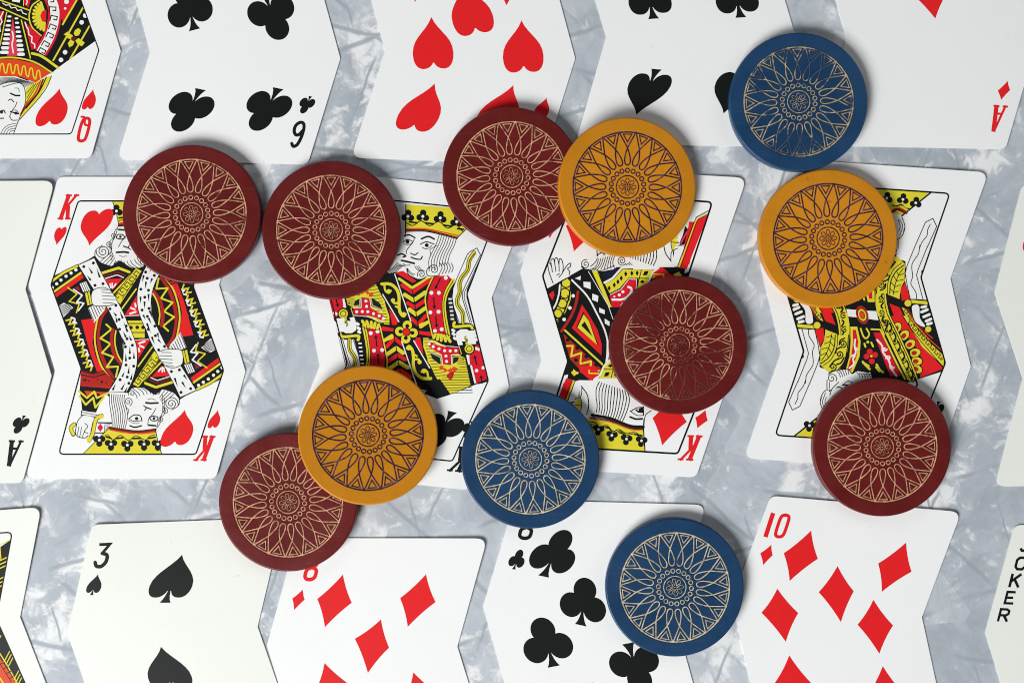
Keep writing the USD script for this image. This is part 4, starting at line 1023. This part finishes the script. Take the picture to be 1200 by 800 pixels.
def queen_of_hearts():
    k = Card('playing_card', 'queen of hearts lying upside down in the top left corner', (15, 9.5), 0, (.1, .2, 0, .6))
    k.frame((15.5, 9.6), 0, 1.3)
    a = k.art; a.clip = k.inner.buffer(-.5); a.name = 'robe'; a.z(0, 0)
    a.P('k', "-100,-100 740,-100 925,370 912,380 550,640 490,690 300,760 -100,760")
    # cloak at the right
    a.P('c', "520,-60 745,-60 600,225 570,160"); a.D('w', 2.8, "628,22"); a.D('w', 1.5, "615,85")
    a.L('y', 2.0, "745,-30 592,235"); a.L('y', 2.0, "800,45 505,570"); a.L('y', 2.0, "852,235 665,555"); a.D('w', 2.7, "803,152 770,215 615,495 577,567")
    for p in ("625,335 655,318 690,340 668,372 640,365", "708,288 740,268 765,292 745,335 712,345 695,318", "740,362 795,402 770,440 725,412 712,385", "640,412 668,372 702,395 690,430 655,450"): a.P('y', p)
    a.P('y', "600,330 640,300 640,345"); a.P('y', "775,395 800,405 772,440"); a.D('b', 2.8, "693,368")
    # white key band
    a.L('c', 15.6, "465,-40 512,70 515,190 470,350 385,500", 1, 'flat'); a.L('w', 10.6, "465,-40 512,70 515,190 470,350 385,500", 1, 'flat')
    for p, q in (((480, 5), 0), ((500, 85), 4), ((512, 170), 12), ((502, 255), 22), ((478, 335), 26), ((440, 415), 30), ((405, 480), 30)):
        t_ = math.radians(q); f = lambda x, y: (p[0] + x * math.cos(t_) - y * math.sin(t_), p[1] + x * math.sin(t_) + y * math.cos(t_))
        a.L('k', 1.25, [f(-32, 40), f(-32, -14), f(28, -14), f(28, 18), f(-4, 18)], cap='flat')
    # gold fan
    a.P('k', "420,0 300,50 268,160 300,270 400,345 440,160"); 
    for i in range(11):
        t_ = math.radians(112 + i * 15.0); a.L('y', 3.2, [(430 + 62 * math.cos(t_) * .9, 155 - 62 * math.sin(t_)), (430 + 128 * math.cos(t_) * .9, 155 - 135 * math.sin(t_))])
    a.P('r', "440,100 400,110 382,155 398,205 435,215"); a.L('y', 1.6, "375,5 305,60 278,160 305,260 390,340", 1)
    # ribbon, panels, pearls
    a.P('c', "-20,110 45,110 0,320 -40,400"); a.L('w', 1.3, "35,115 10,170 25,210 0,250 8,300", 0); a.L('y', 1.2, "68,120 5,430")
    a.P('p', "125,165 178,530 70,530"); a.L('w', 1.6, "120,300 130,360 118,420 130,500", 1)
    for i in range(9): a.L('w', 2.2 + i * .22, [(84 - i * 8, 160 + i * 42), (104 - i * 4, 160 + i * 42)]); a.L('w', 2.2 + i * .22, [(150 + i * 4, 178 + i * 42), (168 + i * 7, 178 + i * 42)])
    a.L('y', 1.4, "205,195 290,550"); a.P('c', "230,205 390,345 330,465 300,470"); a.L('w', 1.4, "240,215 255,260 270,280 275,330 305,350 300,400 330,420 330,455")
    a.P('c', "215,-20 300,-20 270,80 230,40"); a.L('w', 1.2, "245,-10 262,20 250,50"); a.L('y', 1.0, "225,-20 225,60"); a.P('w', "110,-20 200,-20 190,30 120,20")
    a.P('k', "-20,0 270,100 268,200 -20,70"); a.L('y', 1.5, "0,5 275,100"); a.L('y', 1.5, "0,72 268,192"); a.L('w', 1.1, "30,35 60,55 90,50 110,80 150,75 170,105 205,98 220,130 255,140")
    # collar
    a.L('y', 3.0, "305,505 400,535 548,640", 1); a.P('o', "-50,560 150,560 330,600 480,690 335,780 200,725 -50,715"); a.L('y', 1.9, "-20,548 150,546 330,588 490,685", 1)
    q = []
    for i in range(6): x, y = 0 + i * 68, 600 + i * i * 2.6; q += [(x, y + 80), (x + 14, y + 10), (x + 34, y + 5), (x + 42, y + 50), (x + 50, y + 85)]
    a.L('y', 1.5, q, 1)
    # head upside down, drape, hair
    a.name = 'head'; a.z(0, 90)
    a.P('w', "-20,0 150,0 330,65 250,110 240,260 185,400 130,545 -20,545"); waves(a, 'g', .8, "-20,20 120,12 235,40 330,65", "-20,95 60,62 170,55 245,100", 7)
    a.P('y', "340,55 490,-10 480,30 380,190 190,405 240,260 250,110"); a.L('o', 2.0, "385,45 330,170 240,280 200,360", 1); a.L('b', 1.9, "410,30 355,165 250,285 205,350", 1); a.L('k', 1.4, "440,10 370,150 250,300", 1); a.L('k', .9, "488,0 440,110 350,230 190,405", 1)
    for p in ("345,62 260,200", "325,75 255,160", "365,60 250,250"): a.L('k', .8, p)
    a.L('k', .9, "30,100 170,62 225,90 245,170 240,260 185,400 130,545", 1)
    a.L('k', 1.9, "105,160 150,180 190,180"); a.L('k', .7, "145,110 180,115 185,150", 1); a.L('k', 1.2, "85,225 110,215 135,240", 1); a.L('k', .9, "165,240 150,280 120,320 95,380", 1); a.L('k', 1.6, "105,330 150,345 180,350"); a.D('k', 1.9, "155,345 20,335"); a.L('k', 1.0, "95,375 120,410 170,410", 1); a.L('k', 1.4, "0,330 40,318 55,345", 1); a.L('k', 1.4, "0,395 40,392"); a.L('k', .9, "120,320 160,318 185,355", 1)
    for i in range(4): a.L('k', .75, [(10 + i * 26, 545), (40 + i * 22, 490 + i * 8), (90 + i * 12, 455 + i * 18), (160 - i * 6, 440 + i * 24)], 1)
    a.clip = None
    k.pip('h', (64, 126), (-36, 4), (13, -43)); k.pip('h', (106.5, 117), (-15, 1), (7, -23.5))
    k.text('Q', (102, 168), (-12.5, 0), (7.5, -31), 'r')
    k.finish()


def corner_court():
    k = Card('playing_card', 'court card cut off by the bottom left corner, only its black and yellow border showing', (-68, 779), -4.2, (0, .6, 0, .5), stock=STOCK_OLD)
    k.frame((-65.5, 777), -4.2, 1.6)
    a = k.art; a.clip = k.inner.buffer(-.6); a.name = 'robe'; a.z(0, 0, 1)
    a.P('k', "-10,640 0,641 16,630 20,640 6,690 -5,715 60,860 -40,860"); a.L('y', 1.0, "-2,642 0,638 16,630.5"); a.P('w', "-20,646 1,640 2,650 -8,660"); a.L('y', 1.2, "1,640 2,655")
    for (x, y) in ((0, 654), (-6, 678)):
        for i in range(3): a.L('y', 1.3, [(x - 6, y + 5 + i * 4.5), (x + 12, y - 3 + i * 4.5)], cap='flat')
    for (x, y) in ((-7, 745), (8, 769), (19, 791), (30, 813)):
        for i in range(3): a.L('y', 1.2, [(x - 3 + i * 2.6, y + 6 + i * 2.6), (x + 4 + i * 2.4, y - 7 + i * 2.8)], cap='flat')
    a.P('o', "-20,755 -2,766 18,797 24,815 -20,815"); a.L('y', 1.4, "-12,750 0,764 20,798 30,820", 1); a.L('k', .9, "-10,760 14,798")
    for i in range(5): a.L('k', 1.0, [(-4 + i * 4, 772 + i * 5.5), (2 + i * 4, 770 + i * 5)])
    a.L('y', 1.6, "-8,780 8,805"); a.L('r', 2.0, "-8,790 6,812")
    k.finish()


for f in (six_of_clubs, nine_of_hearts, spades_card, ace_of_diamonds, queen_of_hearts, king_of_hearts, ace_of_clubs, king_of_clubs, king_of_diamonds, king_of_spades, edge_card,
          corner_court, three_of_spades, eight_of_diamonds, clubs_bottom, ten_of_diamonds, joker):
    f()


# ------------------------------------------------------------------ poker chips
R, RIN, DEPTH = 80.4 * S, 65.0, 0.00024


def rosette():
    """the engraved figure, in sheet units about the chip's centre"""
    g = []
    N = 20
    g.append(Point(0, 0).buffer(63.3, quad_segs=24).exterior.buffer(.72, quad_segs=1))
    g.append(Point(0, 0).buffer(13.0, quad_segs=10).exterior.buffer(.55, quad_segs=1))
    half = math.pi / N
    for i in range(N):
        a0 = 2 * math.pi * i / N
        loop = [(63.3, 63.3 * math.tan(half)), (56, 5.9), (50.5, 2.9), (45.5, .2), (40, -1.7), (34, -3.1), (29.5, -3.3), (26.5, -2.3), (25.3, 0)]
        q = loop + [(x, -y) for x, y in loop[::-1][1:]]
        q = spline(q, False, 3)
        tri = [(52.0, 0), (60.8, 5.0), (60.8, -5.0), (52.0, 0), (60.8, 5.0)]
        rot = lambda p: [(x * math.cos(a0) - y * math.sin(a0), x * math.sin(a0) + y * math.cos(a0)) for x, y in p]
        g.append(stroke(rot(q), 1.25)); g.append(stroke(rot(tri), 1.05, 'flat'))
    for i in range(18):
        a0 = 2 * math.pi * (i + .5) / 18
        g.append(Point(19.2 * math.cos(a0), 19.2 * math.sin(a0)).buffer(2.35, quad_segs=4).exterior.buffer(.55, quad_segs=1))
    for i in range(8):
        a0 = 2 * math.pi * i / 8
        p = [(2.2, 0), (4.6, -.9), (7.6, -2.1), (9.7, -1.1), (9.7, 1.1), (7.6, 2.1), (4.6, .9), (2.2, 0)]
        g.append(stroke([(x * math.cos(a0) - y * math.sin(a0), x * math.sin(a0) + y * math.cos(a0)) for x, y in spline(p, False, 2)], .6))
    g.append(Point(0, 0).buffer(.8, quad_segs=2))
    return unary_union(g).intersection(Point(0, 0).buffer(RIN - .6, quad_segs=24))


LINES = rosette().simplify(0.05)
FIG = LINES.buffer(0.28, quad_segs=1)
PLATE = Point(0, 0).buffer(RIN - .02, quad_segs=24).difference(FIG)


def chip_meshes():
    e = 0.00055
    prof = [(0, 0), (R - e, 0)] + [(R - e + e * math.sin(t), e - e * math.cos(t)) for t in np.linspace(.3, math.pi / 2, 4)] + \
           [(R - e + e * math.cos(t), H - e + e * math.sin(t)) for t in np.linspace(0, math.pi / 2, 6)] + [(RIN * S, H), (RIN * S, H - DEPTH), (0, H - DEPTH)]
    body = trimesh.creation.revolve(np.array(prof), sections=128)
    plate = trimesh.creation.extrude_polygon(affinity.scale(PLATE, S, S, origin=(0, 0)), DEPTH - 0.00001, engine='earcut') if PLATE.geom_type == 'Polygon' else \
        trimesh.util.concatenate([trimesh.creation.extrude_polygon(affinity.scale(q, S, S, origin=(0, 0)), DEPTH - 0.00001, engine='earcut') for q in PLATE.geoms if q.area > .02])
    plate.apply_translation((0, 0, H - DEPTH + 0.000004))
    v, f = [], []
    k = 0
    for q in getattr(LINES, 'geoms', [LINES]):
        a, b = trimesh.creation.triangulate_polygon(q, engine='earcut')
        v.append(a); f.append(b + k); k += len(a)
    v, f = np.vstack(v) * S, np.vstack(f)
    return body, plate, (np.c_[v, np.full(len(v), H - DEPTH * .5)], f)


BODY, FACE, PAINT = chip_meshes()
first = {}


def chip(kind, px, py, label, group=None, z=0.00042, spin=0.0, tilt=0.0, toward=0.0):
    """tilt in degrees; toward: the direction, in degrees on the table, of the edge that is raised"""
    x, y = W(px, py, z + H)
    if kind not in first:
        t = thing('poker_chip', label, 'poker chip', (x, y, z), group)
        a, b = CHIP[kind]
        part(t, 'chip_body', BODY, a, 35); part(t, 'engraved_face', FACE, a); part(t, 'engraved_line', PAINT, b)
        first[kind] = t
    else:
        t = UsdGeom.Xform.Define(stage, fresh('/World', 'poker_chip'))
        t.GetPrim().GetReferences().AddInternalReference(first[kind].GetPath())
        t.GetPrim().SetInstanceable(True)
        t.ClearXformOpOrder()
        t.AddTranslateOp().Set(Gf.Vec3d(float(x), float(y), float(z)))
        tag(t.GetPrim(), label, 'poker chip', group)
    if tilt:
        a = math.radians(toward)
        q = Gf.Rotation(Gf.Vec3d(math.sin(a), -math.cos(a), 0), tilt).GetQuat()
        t.AddOrientOp(UsdGeom.XformOp.PrecisionFloat).Set(Gf.Quatf(q))
    t.AddRotateZOp().Set(float(spin))
    return t


chip('red', 224.3, 250.8, 'dark red chip leftmost of all, on the corner of the king of hearts', spin=3)
chip('red', 388, 269.5, 'dark red chip between the king of hearts and the black suited king', spin=0)
chip('red', 599.5, 206.7, 'dark red chip whose edge lies under the upper middle yellow chip', spin=5)
chip('red', 337.3, 588.3, 'dark red chip partly under the lower yellow chip, above the diamonds card', spin=6)
chip('red', 1034, 523.7, 'dark red chip at the right with its gold figure complete, above the ten of diamonds', spin=1)
chip('red_worn', 795, 404.3, 'dark red chip with much of its gold rubbed off, on the king of diamonds', spin=8)
chip('blue', 621.5, 538, 'blue chip in the middle, between the black suited king and the king of diamonds', spin=4)
chip('blue', 790.8, 688, 'blue chip lowest of all, on the clubs card beside the ten of diamonds', spin=7)
chip('blue_worn', 936, 119.3, 'blue chip with faded gold lines at the top, on the ace of diamonds', spin=2)
chip('yellow', 970.6, 279.3, 'mustard yellow chip touching the top blue chip, on the king with two white swords', spin=3)
chip('yellow', 734.3, 219, 'mustard yellow chip resting on the edge of a red chip at the top', z=0.0019, tilt=4.9, toward=175, spin=0)
chip('yellow', 430.4, 510.3, 'mustard yellow chip resting on a red chip, below the middle of the photo', z=0.0021, tilt=5.6, toward=220, spin=5)
